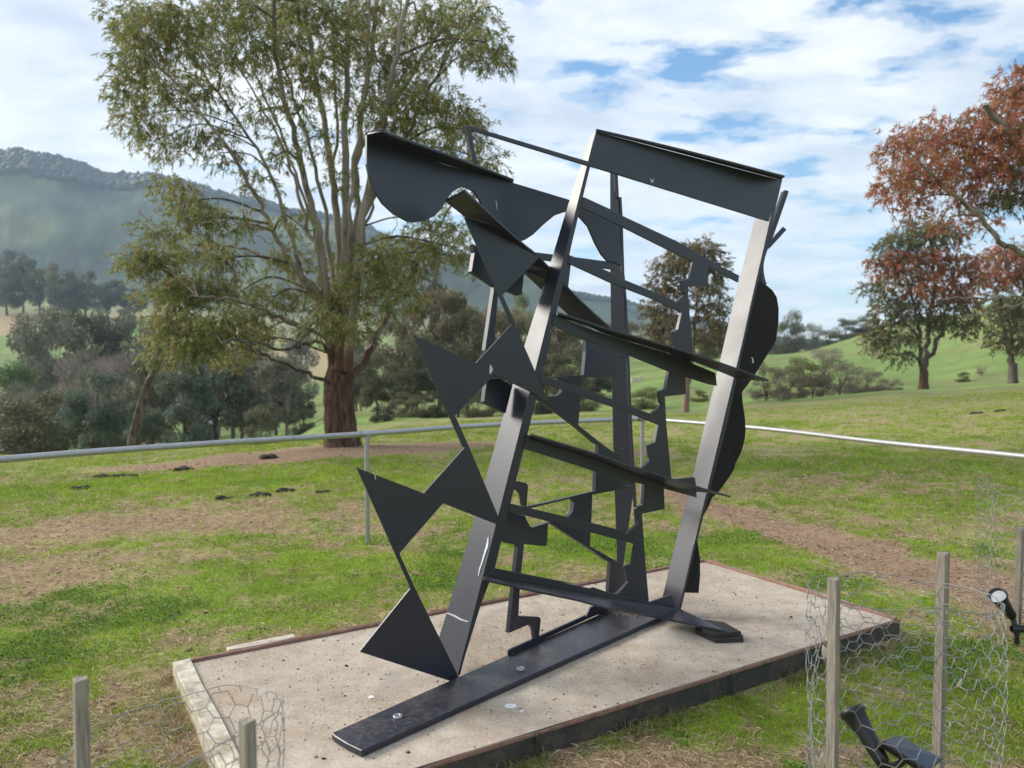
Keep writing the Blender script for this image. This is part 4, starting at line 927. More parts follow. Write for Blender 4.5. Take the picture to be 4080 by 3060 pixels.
# red and green gum on the slope at right
SL_ST = [((.16, .07), [(1996, 800, 0), (2003, 740, .2), (2010, 680, .3), (2018, 600, .5), (2010, 520, .6)]), ((.13, .06), [(1992, 805, 0), (1988, 740, -.3), (1978, 680, -.5), (1960, 610, -1)]), ((.14, .06), [(2000, 790, 0), (2030, 720, .5), (2050, 650, 1), (2060, 600, 1.3)]), ((.10, .05), [(1990, 740, 0), (1960, 700, -.5), (1930, 670, -1)])]
SL_CL = [(1970, 500, 42, 30, 0, 'redgrn'), (1930, 530, 35, 35, 0, 'redgrn'), (2020, 500, 45, 30, 0, 'redgrn'), (2060, 490, 30, 30, 0, 'red'), (1910, 570, 32, 30, 0, 'red'), (1950, 570, 40, 30, 0, 'red'), (2000, 560, 45, 32, 0, 'red'), (2050, 560, 45, 32, 0, 'red'), (2090, 590, 30, 35, 0, 'red'), (1980, 610, 45, 30, -.5, 'red'), (2035, 620, 45, 30, .5, 'red'), (1895, 620, 28, 26, 0, 'redgrn'), (1920, 660, 40, 32, 0, 'redgrn'), (1970, 665, 40, 28, 0, 'redgrn'), (2060, 665, 45, 30, 0, 'redgrn'), (1900, 710, 32, 26, 0, 'redgrn'), (1935, 730, 38, 26, -.5, 'redgrn'), (1890, 740, 22, 16, 0, 'redgrn'), (1945, 765, 26, 14, 0, 'redgrn'), (2080, 700, 30, 22, 0, 'redgrn'), (2020, 690, 35, 22, 0, 'redgrn'), (2095, 640, 25, 25, 0, 'red')]
hero_tree("slope_gum_tree", "round gum on the right slope with rusty red crown and forked trunk", "tree", 40.0, (1995, 845), SL_ST, SL_CL, (M_BARK, M_GREYB, M_GREYB), (.24, .065), 'red', 12, dens=5.2, depth=1.6,
          trunk=[(1995, 850, 0, .29), (1995, 825, 0, .22), (1996, 800, 0, .19)])
FR_CL = [(2150, 560, 35, 28, 0, 'red'), (2195, 545, 40, 30, 0, 'red'), (2135, 600, 28, 25, 0, 'red'), (2180, 600, 40, 28, 0, 'red'), (2240, 580, 50, 40, 0, 'red'), (2150, 650, 30, 22, 0, 'redgrn'), (2190, 660, 40, 28, 0, 'redgrn'), (2140, 695, 26, 18, 0, 'redgrn'), (2180, 710, 35, 22, 0, 'redgrn'), (2230, 680, 45, 40, 0, 'redgrn'), (2150, 740, 25, 16, 0, 'redgrn'), (2220, 740, 30, 20, 0, 'redgrn')]
hero_tree("slope_gum_tree", "dark green gum on the slope, cut by the right edge of the photo", "tree", 42.0, (2188, 832), [((.18, .07), [(2188, 790, 0), (2186, 740, 0), (2200, 680, .3), (2215, 600, .5)]), ((.12, .05), [(2187, 780, 0), (2170, 720, -.3), (2160, 650, -.5)])], FR_CL, (M_GREYB, M_GREYB, M_GREYB), (.24, .065), 'redgrn', 14, dens=5.2, depth=1.4,
          trunk=[(2188, 842, 0, .30), (2188, 815, 0, .23), (2188, 785, 0, .20)])
# brownish gum seen between the rungs
MD_ST = [((.13, .05), [(1483, 840, 0), (1482, 780, 0), (1480, 700, 0), (1476, 620, .2), (1478, 560, .3)]), ((.09, .04), [(1484, 840, 0), (1494, 790, .2), (1500, 720, .4), (1505, 650, .6), (1512, 590, .6)]), ((.07, .03), [(1482, 780, 0), (1465, 720, -.3), (1445, 660, -.6), (1435, 620, -.8)])]
MD_CL = [(1475, 540, 26, 24), (1520, 540, 28, 26), (1545, 575, 22, 26), (1440, 570, 22, 24), (1490, 580, 28, 22), (1425, 615, 24, 24), (1460, 625, 22, 20, 0, 'brown', .7), (1540, 620, 26, 24), (1555, 660, 18, 22), (1420, 660, 24, 24), (1450, 690, 24, 20), (1520, 665, 22, 20, 0, 'brown', .7), (1545, 700, 22, 20), (1415, 705, 18, 20), (1440, 735, 24, 18), (1530, 735, 24, 18), (1490, 650, 20, 20, 0, 'brown', .5), (1480, 700, 18, 18, 0, 'brown', .5)]
hero_tree("slender_gum_tree", "brown leaved gum with pinkish trunk, seen behind the upper rungs", "tree", 30.0, (1483, 890), MD_ST, MD_CL, (M_PINKB, M_PINKB, M_GREYB), (.19, .045), 'brown', 17, dens=9.0, depth=1.0,
          trunk=[(1481, 900, 0, .17), (1481, 880, 0, .14), (1483, 838, 0, .125)])
# leaning bare trunk at left
LN_ST = [((.10, .07), [(318, 832, 0), (334, 800, 0), (348, 778, .1), (368, 755, .2), (390, 735, .3)]), ((.07, .03), [(320, 826, 0), (312, 806, 0), (309, 790, 0), (314, 775, 0), (318, 755, .1)]), ((.06, .025), [(322, 822, 0), (332, 806, -.1), (337, 785, -.2), (333, 765, -.2)]), ((.05, .02), [(312, 806, 0), (303, 796, .1), (296, 780, .2)])]
LN_CL = [(330, 720, 40, 24, .5, 'grey', .5), (290, 740, 30, 22, .5, 'grey', .4), (390, 705, 40, 22, .5, 'grey', .5), (310, 690, 35, 22, .5, 'grey', .5)]
hero_tree("leaning_tree", "dark leaning trunk with bare forks beyond the left rail", "tree", 24.0, (284, 968), LN_ST, LN_CL, (M_GREYB, M_GREYB, M_GREYB), (.2, .05), 'grey', 19, dens=1.0, depth=.6,
          trunk=[(283, 985, 0, .22), (288, 955, 0, .175), (300, 900, 0, .145), (318, 832, 0, .12)])

# ------------------------------------------------------------------ generic trees, unit height
def variant(seed, kind, bare=False, nleaf=5200, squat=1.0, lsz=1.0, trunk_h=.32, mat=None, zlo=.20):
    rg = np.random.default_rng(seed); T = Tubes()
    th = trunk_h + rg.uniform(-.05, .05)
    T.add(catmull([(0, 0, -.05), (rg.normal(0, .01), 0, th * .5), (rg.normal(0, .02), rg.normal(0, .02), th), (rg.normal(0, .04), rg.normal(0, .04), .62)], 4), np.interp(np.linspace(0, 1, 13), [0, .5, 1], [.030, .020, .008]), 7)
    nc = rg.integers(26, 34); cs = []
    for i in range(nc):
        z = rg.uniform(zlo, .94); w = .36 * math.sqrt(max(.55 if zlo < .1 else .05, 1 - ((z - (zlo + .96) / 2) / ((.99 - zlo) / 2 + .08)) ** 2)); a = rg.uniform(0, 2 * math.pi); r = w * math.sqrt(rg.uniform(.05, 1))
        cs.append((r * math.cos(a) * squat, r * math.sin(a) * squat, z, rg.uniform(.065, .125) * (1.25 if squat > 1 else 1)))
    if zlo < .1:
        for i in range(16):
            a, r = rg.uniform(0, 6.28), .36 * squat * math.sqrt(rg.uniform(.2, 1)); cs.append((r * math.cos(a), r * math.sin(a), rg.uniform(.05, .26), rg.uniform(.10, .16)))
    for c in cs:
        if rg.random() < .55:
            z0 = th * rg.uniform(.75, 1.3); p = np.array([0, 0, z0]); q = np.array(c[:3])
            T.add(catmull([p, (p + q) / 2 + [0, 0, -.02] + rg.normal(0, .02, 3), q], 3), np.interp(np.linspace(0, 1, 7), [0, 1], [.011, .003]), 4)
    trunk = np_mesh("trunk", np.vstack(T.V), np.vstack(T.F)); trunk.materials.append(mat or M_GREYB)
    trunk.polygons.foreach_set('use_smooth', np.ones(len(trunk.polygons), bool))
    wts = np.array([c[3] ** 2 for c in cs]); cnt = (nleaf * wts / wts.sum()).astype(int)
    LC, LD, K = [], [], []
    for i, (c, n) in enumerate(zip(cs, cnt)):
        q = rg.normal(size=(n, 3)); q /= np.linalg.norm(q, axis=1)[:, None]; q *= rg.random((n, 1)) ** .38
        LC.append(np.array(c[:3]) + q * np.array([1.15, 1.15, .8]) * c[3]); K.append(np.full(n, i))
        LD.append(q * (1.6 if bare else .6) + rg.normal(0, .4, (n, 3)) + ([0, 0, .5] if bare else [0, 0, -.45]))
    LC, LD, K = np.vstack(LC), np.vstack(LD), np.concatenate(K); n = len(LC)
    L, Wd = (.055, .0035) if bare else (.030 * lsz, .0125 * lsz)
    V, F = leaves(LC, LD, L * rg.uniform(.6, 1.4, n), Wd * rg.uniform(.7, 1.3, n), rg)
    crown = np_mesh("foliage", V, F, leaf_cols(n, kind, rg, K)); crown.materials.append(M_LEAF)
    return trunk, crown
VAR = {k: [variant(s + 100 * i, kd, kd == 'bare', nl, 1, ls, h, m) for i in range(2)] for k, s, kd, nl, ls, h, m in (
    ('olive', 1, 'olive', 9000, 1.2, .30, None), ('dark', 2, 'dark', 9500, 1.2, .24, None), ('grey', 3, 'grey', 8500, 1.15, .38, M_PALE), ('blue', 4, 'blue', 9000, 1.2, .26, M_BARK),
    ('brown', 5, 'brown', 8500, 1.2, .32, None), ('green', 6, 'green', 6500, 1.1, .15, None), ('bare', 7, 'bare', 9000, 1, .2, None), ('yellow', 8, 'yellow', 8000, 1.2, .2, None))}
SQ = {'scrub': 1.7, 'bushdark': 1.35, 'busholive': 1.35, 'bushgreen': 1.1}
for k_, kd_, ls_ in (('scrub', 'scrub', 1.1), ('bushdark', 'dark', 1.4), ('busholive', 'olive', 1.4), ('bushgreen', 'yellow', 1.4)):
    VAR[k_] = [variant(9 + i * 50 + len(k_), kd_, False, 9000, SQ[k_], ls_, .10, None, .05) for i in range(2)]
CNT = {}
def place_tree(kind, x, Y, ytop, wpx, label, name="tree", group="trees in the valley and on the hills", low=0.0, cat="tree"):
    i = CNT.get(kind, 0); CNT[kind] = i + 1; tr, cr = VAR[kind][i % 2]
    p = atd(x, 800, Y); gz = tz(p[0], p[1]); ztop = atd(x, ytop, Y)[2]; h = max(.6, (ztop - gz) / .97); w = wpx / 1650.0 * Y / (.80 * SQ.get(kind, 1))
    o = empty(name, (p[0], p[1], gz - low), label, cat, group); o.rotation_euler = (0, 0, rng.uniform(0, 6.28)); o.scale = (w, w, h + low)
    for nm, me in (("trunk", tr), ("foliage", cr)):
        c = bpy.data.objects.new(nm, me); COL.objects.link(c); c.parent = o
        if nm == "foliage": c['kind'] = 'stuff'
    return o
TREES = [
 # left valley, near to far
 ('olive', 45, 34, 850, 200, "broad olive tree low at the left edge behind the rail"),
 ('blue', 205, 38, 800, 140, "upright grey green tree left of the dark leaning trunk"),
 ('olive', 130, 46, 880, 120, "small rounded olive tree between broad left tree and upright one"),
 ('green', 20, 75, 790, 110, "bright green bushy tree at the left edge"),
 ('grey', 120, 85, 672, 140, "pale trunked grey tree beside the bright green bush"),
 ('dark', 215, 105, 672, 200, "large dark domed tree in the left valley"),
 ('bare', 175, 62, 768, 130, "leafless pinkish grey tree in front of the dark dome"),
 ('bare', 255, 70, 770, 110, "leafless twiggy tree right of the dark dome"),
 ('bare', 20, 52, 835, 110, "low leafless tree under the bright green bush"),
 ('olive', 262, 48, 842, 90, "thin olive tree directly behind the leaning trunk"),
 ('grey', 265, 120, 660, 120, "tall grey tree above the leaning trunk"),
 ('blue', 395, 42, 772, 140, "blue green tree right of the leaning trunk"),
 ('blue', 465, 46, 745, 140, "taller blue green tree under the gum's drooping foliage"),
 ('grey', 545, 48, 758, 150, "grey green tree below the gum's lowest limb"),
 ('grey', 620, 44, 765, 120, "dull grey tree touching the big gum's trunk on the left"),
 ('dark', 655, 52, 850, 60, "dark round bush left of the big gum's trunk"),
 ('olive', 500, 80, 712, 140, "olive tree farther back under the gum's crown"),
 ('dark', 560, 140, 715, 90, "dark distant tree below the tan field"),
 ('grey', 640, 110, 710, 100, "distant grey tree just left of the big gum"),
 # row on the green field
 ('olive', 18, 290, 560, 75, "first tree of the field row, at the left edge"),
 ('dark', 52, 300, 556, 70, "dark tree second in the field row from the left"),
 ('olive', 90, 295, 560, 80, "tallest spreading tree of the field row"),
 ('olive', 140, 285, 575, 80, "field row tree with brownish crown, middle of the row"),
 ('olive', 185, 290, 585, 75, "field row tree right of the brownish one"),
 ('dark', 235, 300, 605, 75, "dark low tree near the right end of the field row"),
 ('dark', 280, 310, 622, 70, "last dark tree at the right end of the field row"),
 ('dark', 20, 420, 540, 60, "dark distant clump above the field row's left end"),
 # centre
 ('olive', 815, 40, 765, 100, "olive tree right of the big gum's trunk"),
 ('olive', 880, 48, 690, 130, "olive grey tree behind the zigzag's middle points"),
 ('brown', 950, 56, 628, 150, "brown leaved tree behind the upper zigzag"),
 ('dark', 950, 75, 612, 80, "dark green crown left of the upper triangle"),
 ('olive', 1010, 54, 672, 130, "olive tree behind the middle bow tie triangle"),
 ('dark', 900, 38, 795, 110, "dark low tree beside the zigzag's lower bow tie"),
 ('brown', 1085, 58, 668, 130, "rusty brown tree left of the sculpture's left leg"),
 ('olive', 1060, 44, 770, 120, "olive thicket tree at the foot of the rusty brown one"),
 ('yellow', 1120, 90, 640, 90, "yellowish treetop under the diagonal plank"),
 ('brown', 1180, 56, 690, 120, "brown tree right behind the sculpture's left leg"),
 ('olive', 1230, 46, 745, 110, "olive tree between the left leg and rear post"),
 ('brown', 1245, 110, 682, 70, "orange brown treetop left of the rear post"),
 ('brown', 1290, 52, 740, 95, "brown tree right against the rear post"),
 ('brown', 1350, 100, 690, 70, "orange brown tree right of the rear post"),
 ('olive', 770, 60, 790, 70, "slim tree just behind the big gum's trunk"),
 ('bushgreen', 1393, 34, 838, 62, "round yellow green bush between the lower rungs"),
 ('brown', 1440, 85, 720, 80, "brown thicket tree left of the pinkish trunk"),
 ('olive', 1530, 90, 715, 90, "dull tree right of the pinkish trunk"),
 ('grey', 1590, 120, 722, 80, "grey tree behind the sculpture's right leg"),
 ('bushgreen', 1512, 38, 855, 40, "small green bush at the pinkish trunk's foot"),

 # more of the packed valley behind the rail
 ('olive', 330, 60, 770, 120, "olive tree in the gap behind the leaning trunk's top"),
 ('blue', 300, 44, 868, 80, "small blue green tree at the leaning trunk's foot"),
 ('dark', 345, 90, 735, 120, "dark tree in the middle distance right of the leaning trunk"),
 ('grey', 430, 95, 705, 130, "grey tree behind the two blue green trees"),
 ('dark', 80, 62, 850, 120, "dark low tree between the bright green bush and the upright tree"),
 ('olive', 75, 130, 672, 130, "olive tree above the bright green bush"),
 ('dark', 330, 160, 700, 100, "distant dark tree in line with the gum's lowest left foliage"),
 ('olive', 450, 180, 695, 90, "distant olive tree under the gum's left foliage"),
 ('dark', 520, 60, 790, 120, "dark undergrowth tree below the gum's two low limbs"),
 ('dark', 595, 66, 780, 110, "dark undergrowth tree just left of the gum's butt"),
 ('olive', 850, 75, 690, 120, "olive tree behind the gum's right limb"),
 ('grey', 780, 90, 730, 90, "grey tree showing just right of the gum's stems"),
 ('dark', 990, 42, 810, 90, "dark shrubby tree above the rail by the lower bow tie"),
 ('brown', 1020, 85, 660, 100, "brown treetop left of the rear bracket"),
 ('dark', 1140, 48, 800, 100, "dark shrubby tree above the rail behind the left leg"),
 ('olive', 1205, 75, 715, 110, "olive tree filling the gap behind the stepped plates"),
 ('dark', 1290, 48, 812, 70, "dark shrubby tree just left of the rear post's middle"),
 ('brown', 1310, 130, 700, 80, "brown tree behind the rear post"),
 ('olive', 1400, 130, 715, 70, "distant olive tree right of the rear post"),
 ('scrub', 1620, 130, 726, 80, "brown tree touching the curved plate on its left"),

 ('bushdark', 830, 32, 868, 60, "dark low bush right of the big gum's butt"),
 ('busholive', 885, 34, 850, 80, "olive low bush above the rail, second from the big gum"),
 ('bushdark', 945, 33, 842, 80, "dark low bush above the rail beside the middle bow tie's left tip"),
 ('busholive', 1030, 31, 838, 80, "dull olive low bush above the rail left of the left leg"),
 ('bushdark', 1175, 33, 842, 80, "dark low bush above the rail just right of the left leg"),
 ('busholive', 1260, 34, 838, 70, "olive low bush above the rail left of the rear post"),
 ('busholive', 560, 36, 880, 90, "olive low bush above the rail below the gum's low limbs"),
 ('bushdark', 650, 38, 885, 60, "dark low bush above the rail touching the gum's butt on the left"),
 # right skyline
 ('scrub', 1655, 150, 712, 80, "tree starting the right skyline beside the curved plate"),
 ('busholive', 1698, 150, 676, 74, "tallest olive tree on the right skyline"),
 ('scrub', 1740, 150, 698, 84, "brown tree on the skyline right of the tallest one"),
 ('scrub', 1785, 150, 708, 84, "low brown tree in the dip of the skyline"),
 ('busholive', 1828, 145, 690, 70, "rounded olive tree on the crest at mid skyline"),
 ('busholive', 1872, 145, 680, 60, "olive pointed tree last on the skyline before the red gum"),
 # right scrub
 ('bushgreen', 1745, 50, 775, 90, "greenish brown shrub up the slope between the purple brown shrubs"),
 ('scrub', 1757, 33, 806, 70, "low brown shrub between the two pairs of purple brown shrubs"),
 ('scrub', 1922, 36, 822, 60, "low brown shrub hugging the red gum's trunk"),
 ('scrub', 1655, 31, 782, 95, "purple brown shrub next to the curved plate"),
 ('scrub', 1702, 33, 788, 85, "purple brown shrub second along the grassy crest"),
 ('bare', 1780, 60, 755, 90, "tall thin leafless tree on the right slope"),
 ('scrub', 1815, 33, 780, 115, "dense purple brown shrub mid right on the crest"),
 ('scrub', 1872, 34, 796, 95, "wide brown shrub left of the red gum's trunk"),
 ('bushgreen', 2082, 46, 806, 30, "tiny green sapling right of the red gum's trunk"),
 ('bare', 2120, 48, 818, 26, "tiny leafless sapling near the dark green slope gum"),
]
for k, x, Y, yt, w, lab in TREES:
    sm = w < 65 and Y < 60
    place_tree(k, x, Y, yt, w, lab, "shrub" if ('shrub' in lab or 'bush' in lab or 'sapling' in lab) else "tree", low=.0, cat="shrub" if ('shrub' in lab or ' bush' in lab) else "tree")

# distant forest on the mountain: nobody could count it
def forest():
    rg = np.random.default_rng(77); N = 34000
    az = rg.uniform(-.72, .42, N); r = np.concatenate([rg.uniform(430, 900, N - 7000), rg.uniform(905, 985, 7000)])
    X, Y = r * np.sin(az), r * np.cos(az); z = terrain(X, Y)
    mn = fbm(X * .014, Y * .014, 5, 97); keep = (rg.random(N) < np.maximum(np.where(r > 905, .9, 0), 0.0 * mn) * np.where(r < 540, .3, 1))
    X, Y, z = X[keep], Y[keep], z[keep]; n = len(X); m = 26
    h = rg.uniform(4.5, 9.5, n)
    bm = bmesh.new(); bmesh.ops.create_icosphere(bm, subdivisions=1, radius=1); bv = np.array([v.co[:] for v in bm.verts]); bf = np.array([[v.index for v in f.verts] for f in bm.faces]); bm.free(); k = len(bv)
    rad = h * rg.uniform(.36, .60, n)
    v = bv[None] * (1 + rg.normal(0, .2, (n, k, 1))) * np.stack([rad, rad, h * .46], 1)[:, None] + np.stack([X, Y, z + h * .45], 1)[:, None]
    F = (bf[None] + (np.arange(n) * k)[:, None, None]).reshape(-1, 3); P_ = np.array([(.060, .080, .052), (.054, .074, .050), (.070, .084, .054), (.064, .074, .052)])
    me = np_mesh("forest", v.reshape(-1, 3), F, np.repeat(P_[rg.integers(0, 4, n)] * rg.uniform(.45, .7, (n, 1)), k, 0)); me.polygons.foreach_set('use_smooth', np.ones(len(me.polygons), bool))
    o = link("forest", me, M_LEAF); o['kind'] = 'stuff'; o['label'] = "dark eucalypt forest along the far mountain ridge"
forest()

# small things in the distance
sp_ = atd(429, 915, 95.0); sg = tz(sp_[0], sp_[1])
SH = empty("shed", (sp_[0], sp_[1], sg), "small white roofed shed among the valley trees at left", "shed")
M_WHITE = simple("white_iron", (.72, .72, .70), .5, 0, .08, 3); M_DKW = simple("dark_shed_wall", (.09, .085, .08), .8, 0, .2, 3)
hh = sp_[2] - sg
box("wall", (sp_[0], sp_[1] + 2, sg + hh / 2 - .1), (2.5, 3.6, hh - .1), M_DKW, SH)
prism("roof", [(sp_[0] + a, sp_[1] + b, sg + hh + c) for a, b, c in ((-1.4, 0, -.15), (1.4, 0, -.15), (1.4, 4, .35), (-1.4, 4, .35))], [(sp_[0] + a, sp_[1] + b, sg + hh + c) for a, b, c in ((-1.4, 0, -.23), (1.4, 0, -.23), (1.4, 4, .27), (-1.4, 4, .27))], M_WHITE, SH, .01)
M_TUBE = simple("pale_guard_tube", (.66, .62, .50), .6, 0, .1, 5)
for k, (x, y) in enumerate(((1364, 818), (1368, 825), (1373, 824), (1380, 823), (1385, 817), (1459, 829))):
    Yg = 70.0; p = atd(x, y, Yg); gz = tz(p[0], p[1])
    T = Tubes(); T.add([(p[0], p[1], gz - .1), (p[0] + .06, p[1], gz + .55)], .10, 8); o = T.build("plant_guard", M_TUBE)
    props(o, "pale upright plant guard on the green slope behind the comb plate", "plant guard", "pale plant guards on the slope")

# ------------------------------------------------------------------ lawn clods
M_DUNG = simple("dark_clod", (.035, .028, .022), .95, 0, .5, 40, .8)
CL = [(563, 1071, .17, "large dark clod left of the fence post"), (618, 1062, .15, "dark ragged clod nearest the fence post's left side"), (176, 1056, .13, "lone dark clod in the bright grass at left"), (222, 1031, .16, "flat brown clod, leftmost of a row in bright grass"), (259, 1030, .13, "darkest clod in the middle of the row in bright grass"), (285, 1029, .12, "flat clod at the right end of the row in bright grass"), (400, 1016, .2, "long flat clod before the bare soil"), (577, 990, .24, "clod on the bare soil left of the big gum"), (484, 1078, .14, "small flat clod on the dry lawn"), (695, 1064, .09, "tiny dark clod near the sculpture's left point"), (2110, 895, .22, "dark clod on the right lawn far back"), (2160, 890, .2, "second flatter clod on the right lawn far back")]
for x, y, r, lab in CL:
    p = at_z(D(x, y), -.02 if x < 1500 else .25); 
    for _ in range(4): p = at_z(D(x, y), tz(p[0], p[1]))
    bm = bmesh.new(); rg = np.random.default_rng(int(x))
    for q in range(9):
        r2 = r * rg.uniform(.18, .42); ret = bmesh.ops.create_icosphere(bm, subdivisions=2, radius=1)['verts']
        cx, cy = rg.normal(0, r * .36), rg.normal(0, r * .2)
        for v in ret:
            c = v.co; k = .65 + .7 * float(fbm(np.array([c.x * 2.2 + x + q]), np.array([c.y * 2.2 + c.z * 1.7]), 3, 3)[0])
            v.co = Vector((cx + c.x * r2 * k, cy + c.y * r2 * .8 * k, r2 * .2 + c.z * r2 * .55 * k))
    bm.transform(Matrix.Translation(Vector((p[0], p[1], p[2] + .004))))
    o = link("soil_clod", bm_mesh("soil_clod", bm), M_DUNG, None, True); props(o, lab, "clod", "dark clods on the lawn")

# ------------------------------------------------------------------ grass, straw, litter
def blade_mesh(name, P, Hh, lean, wid, cols, rg, mat, kind_label):
    n = len(P); a = rg.uniform(0, 2 * math.pi, n); d = np.stack([np.cos(a), np.sin(a), np.zeros(n)], 1); sd = np.stack([-np.sin(a), np.cos(a), np.zeros(n)], 1)
    up = np.array([0, 0, 1.0])
    m = P + up * (Hh * .6)[:, None] + d * (lean * Hh * .35)[:, None]; t = P + up * (Hh * (1 - .35 * lean))[:, None] + d * (lean * Hh)[:, None]
    w = wid[:, None] * sd
    V = np.stack([P - w * .5, P + w * .5, m + w * .4, t, m - w * .4], 1).reshape(-1, 3)
    b = np.arange(n)[:, None] * 5
    F = np.concatenate([b + np.array([[0, 1, 2, 4]]), b + np.array([[4, 2, 3, 3]])], 0)
    me = bpy.data.meshes.new(name)
    q = (b + np.array([[0, 1, 2, 4]])).astype(np.int32); t3 = (b + np.array([[4, 2, 3]])).astype(np.int32)
    me.vertices.add(len(V)); me.vertices.foreach_set('co', V.astype(np.float32).ravel())
    lp = np.concatenate([q.ravel(), t3.ravel()]); me.loops.add(len(lp)); me.loops.foreach_set('vertex_index', lp)
    me.polygons.add(2 * n); me.polygons.foreach_set('loop_start', np.concatenate([np.arange(n) * 4, n * 4 + np.arange(n) * 3]).astype(np.int32)); me.polygons.foreach_set('loop_total', np.concatenate([np.full(n, 4), np.full(n, 3)]).astype(np.int32))
    at = me.attributes.new('col', 'FLOAT_COLOR', 'POINT'); at.data.foreach_set('color', np.concatenate([np.repeat(cols, 5, 0), np.ones((n * 5, 1))], 1).astype(np.float32).ravel())
    me.update()
    o = link(name, me, mat); o['kind'] = 'stuff'; o['label'] = kind_label; return o
def scatter(n, rg, y0=1.6, y1=13.0, p=1.7):
    u = rg.random(n); e = 2 - p
    Y = (y0 ** e + u * (y1 ** e - y0 ** e)) ** (1 / e) if abs(e) > 1e-6 else y0 * (y1 / y0) ** u
    X = rg.uniform(-.86, .86, n) * Y
    uu = (X - QD[0]) * e1[0] + (Y - QD[1]) * e1[1]; w = (X - QD[0]) * -e2[0] + (Y - QD[1]) * -e2[1]
    ok = ~((uu > -.10) & (uu < L1 + .05) & (w > -.03) & (w < L2 + .03))
    return X[ok], Y[ok]
rg = np.random.default_rng(2024)
X, Y = scatter(1200000, rg, 1.6, 24.0); g, s = cover(X, Y)
fine = fbm(X * 9, Y * 9, 3, 111, .6)
keep = rg.random(len(X)) < np.clip((g - .30) * 1.7 + (fine - .5) * 1.6, 0, 1); X, Y, g = X[keep], Y[keep], g[keep]
X, Y, g = X[:430000], Y[:430000], g[:430000]; n = len(X); Zg = terrain(X, Y)
tn = fbm(X * 1.2, Y * 1.2, 3, 121)[:, None]; tn2 = fbm(X * 6, Y * 6, 2, 131)[:, None]
cols = np.array([.170, .285, .022]) * (1 - tn) + np.array([.350, .450, .044]) * tn; cols = cols * (.66 + .75 * tn2) * rg.uniform(.7, 1.3, (n, 1))
dry = rg.random(n) < .14; cols[dry] = np.array([.38, .29, .17]) * rg.uniform(.6, 1.2, (dry.sum(), 1))
sz = np.maximum(1, Y / 5.5)
hh = rg.uniform(.012, .034, n) * (.6 + .9 * fbm(X * 3, Y * 3, 3, 141)) * (.75 + .35 * g) * np.minimum(sz, 1.5)
blade_mesh("grass", np.stack([X, Y, Zg - .004], 1), hh, rg.uniform(.2, 1.3, n), rg.uniform(.0022, .0042, n) * sz, np.clip(cols, .004, 1), rg, M_GRASS, "short grazed winter grass growing in patches")
# broad leaved clover and weeds near the slab
X, Y = scatter(260000, rg, 1.6, 9, 1.6); g, s = cover(X, Y); cl = fbm(X * 1.8, Y * 1.8, 4, 151)
keep = rg.random(len(X)) < np.clip((g - .35) * 2, 0, 1) * sst(.56, .68, cl); X, Y = X[keep][:34000], Y[keep][:34000]; n = len(X)
ph = rg.uniform(0, 6.28, n); el = rg.uniform(-.1, .9, n)
V, F = leaves(np.stack([X, Y, terrain(X, Y) + rg.uniform(.004, .028, n)], 1), np.stack([np.cos(ph), np.sin(ph), el], 1), rg.uniform(.010, .022, n), rg.uniform(.009, .017, n), rg)
c_ = np.array([.115, .225, .042]) * rg.uniform(.6, 1.5, (n, 1)); gr = rg.random(n) < .12; c_[gr] = np.array([.15, .20, .12]) * rg.uniform(.7, 1.1, (gr.sum(), 1))
o = link("clover", np_mesh("clover", V, F, np.repeat(c_, 4, 0)), M_GRASS); o['kind'] = 'stuff'; o['label'] = "low clover and broad leaved weeds in the lawn"
# dead straw lying about
X, Y = scatter(520000, rg, 1.6, 12, 1.75); g, s = cover(X, Y); st = fbm(X * 2.3, Y * 2.3, 4, 161)
keep = rg.random(len(X)) < np.clip((1 - g) * 1.0 - s * .7 + .02 + (st - .5) * 1.2, .06, 1) * .75; X, Y = X[keep][:190000], Y[keep][:190000]; n = len(X)
ph = rg.uniform(0, 6.28, n); z0 = terrain(X, Y); L = rg.uniform(.018, .065, n) * np.maximum(1, Y / 6.5) ** .6; el = rg.uniform(-.05, .35, n); cv = rg.normal(0, .5, n); wd = rg.uniform(.0016, .0036, n) * np.maximum(1, Y / 5)
p0 = np.stack([X, Y, z0 + .003 + rg.uniform(0, .012, n)], 1); d0 = np.stack([np.cos(ph), np.sin(ph), el], 1); d1 = np.stack([np.cos(ph + cv), np.sin(ph + cv), el * .2 - .12], 1); sd = np.stack([-np.sin(ph), np.cos(ph), rg.normal(0, .4, n)], 1)
p1 = p0 + d0 * (L * .5)[:, None]; p2 = p1 + d1 * (L * .5)[:, None]; w = sd * wd[:, None] * .5
V = np.stack([p0 - w, p0 + w, p1 + w, p1 - w, p2 + w * .6, p2 - w * .6], 1).reshape(-1, 3); b = np.arange(n)[:, None] * 6
F = np.concatenate([b + np.array([[0, 1, 2, 3]]), b + np.array([[3, 2, 4, 5]])])
c_ = np.array([[.44, .32, .20], [.34, .23, .14], [.54, .43, .29], [.25, .155, .10]])[rg.integers(0, 4, n)] * rg.uniform(.7, 1.2, (n, 1))
o = link("dry_straw", np_mesh("dry_straw", V, F, np.repeat(c_, 6, 0)), M_STRAW); o['kind'] = 'stuff'; o['label'] = "dead straw and stalks littering the lawn"
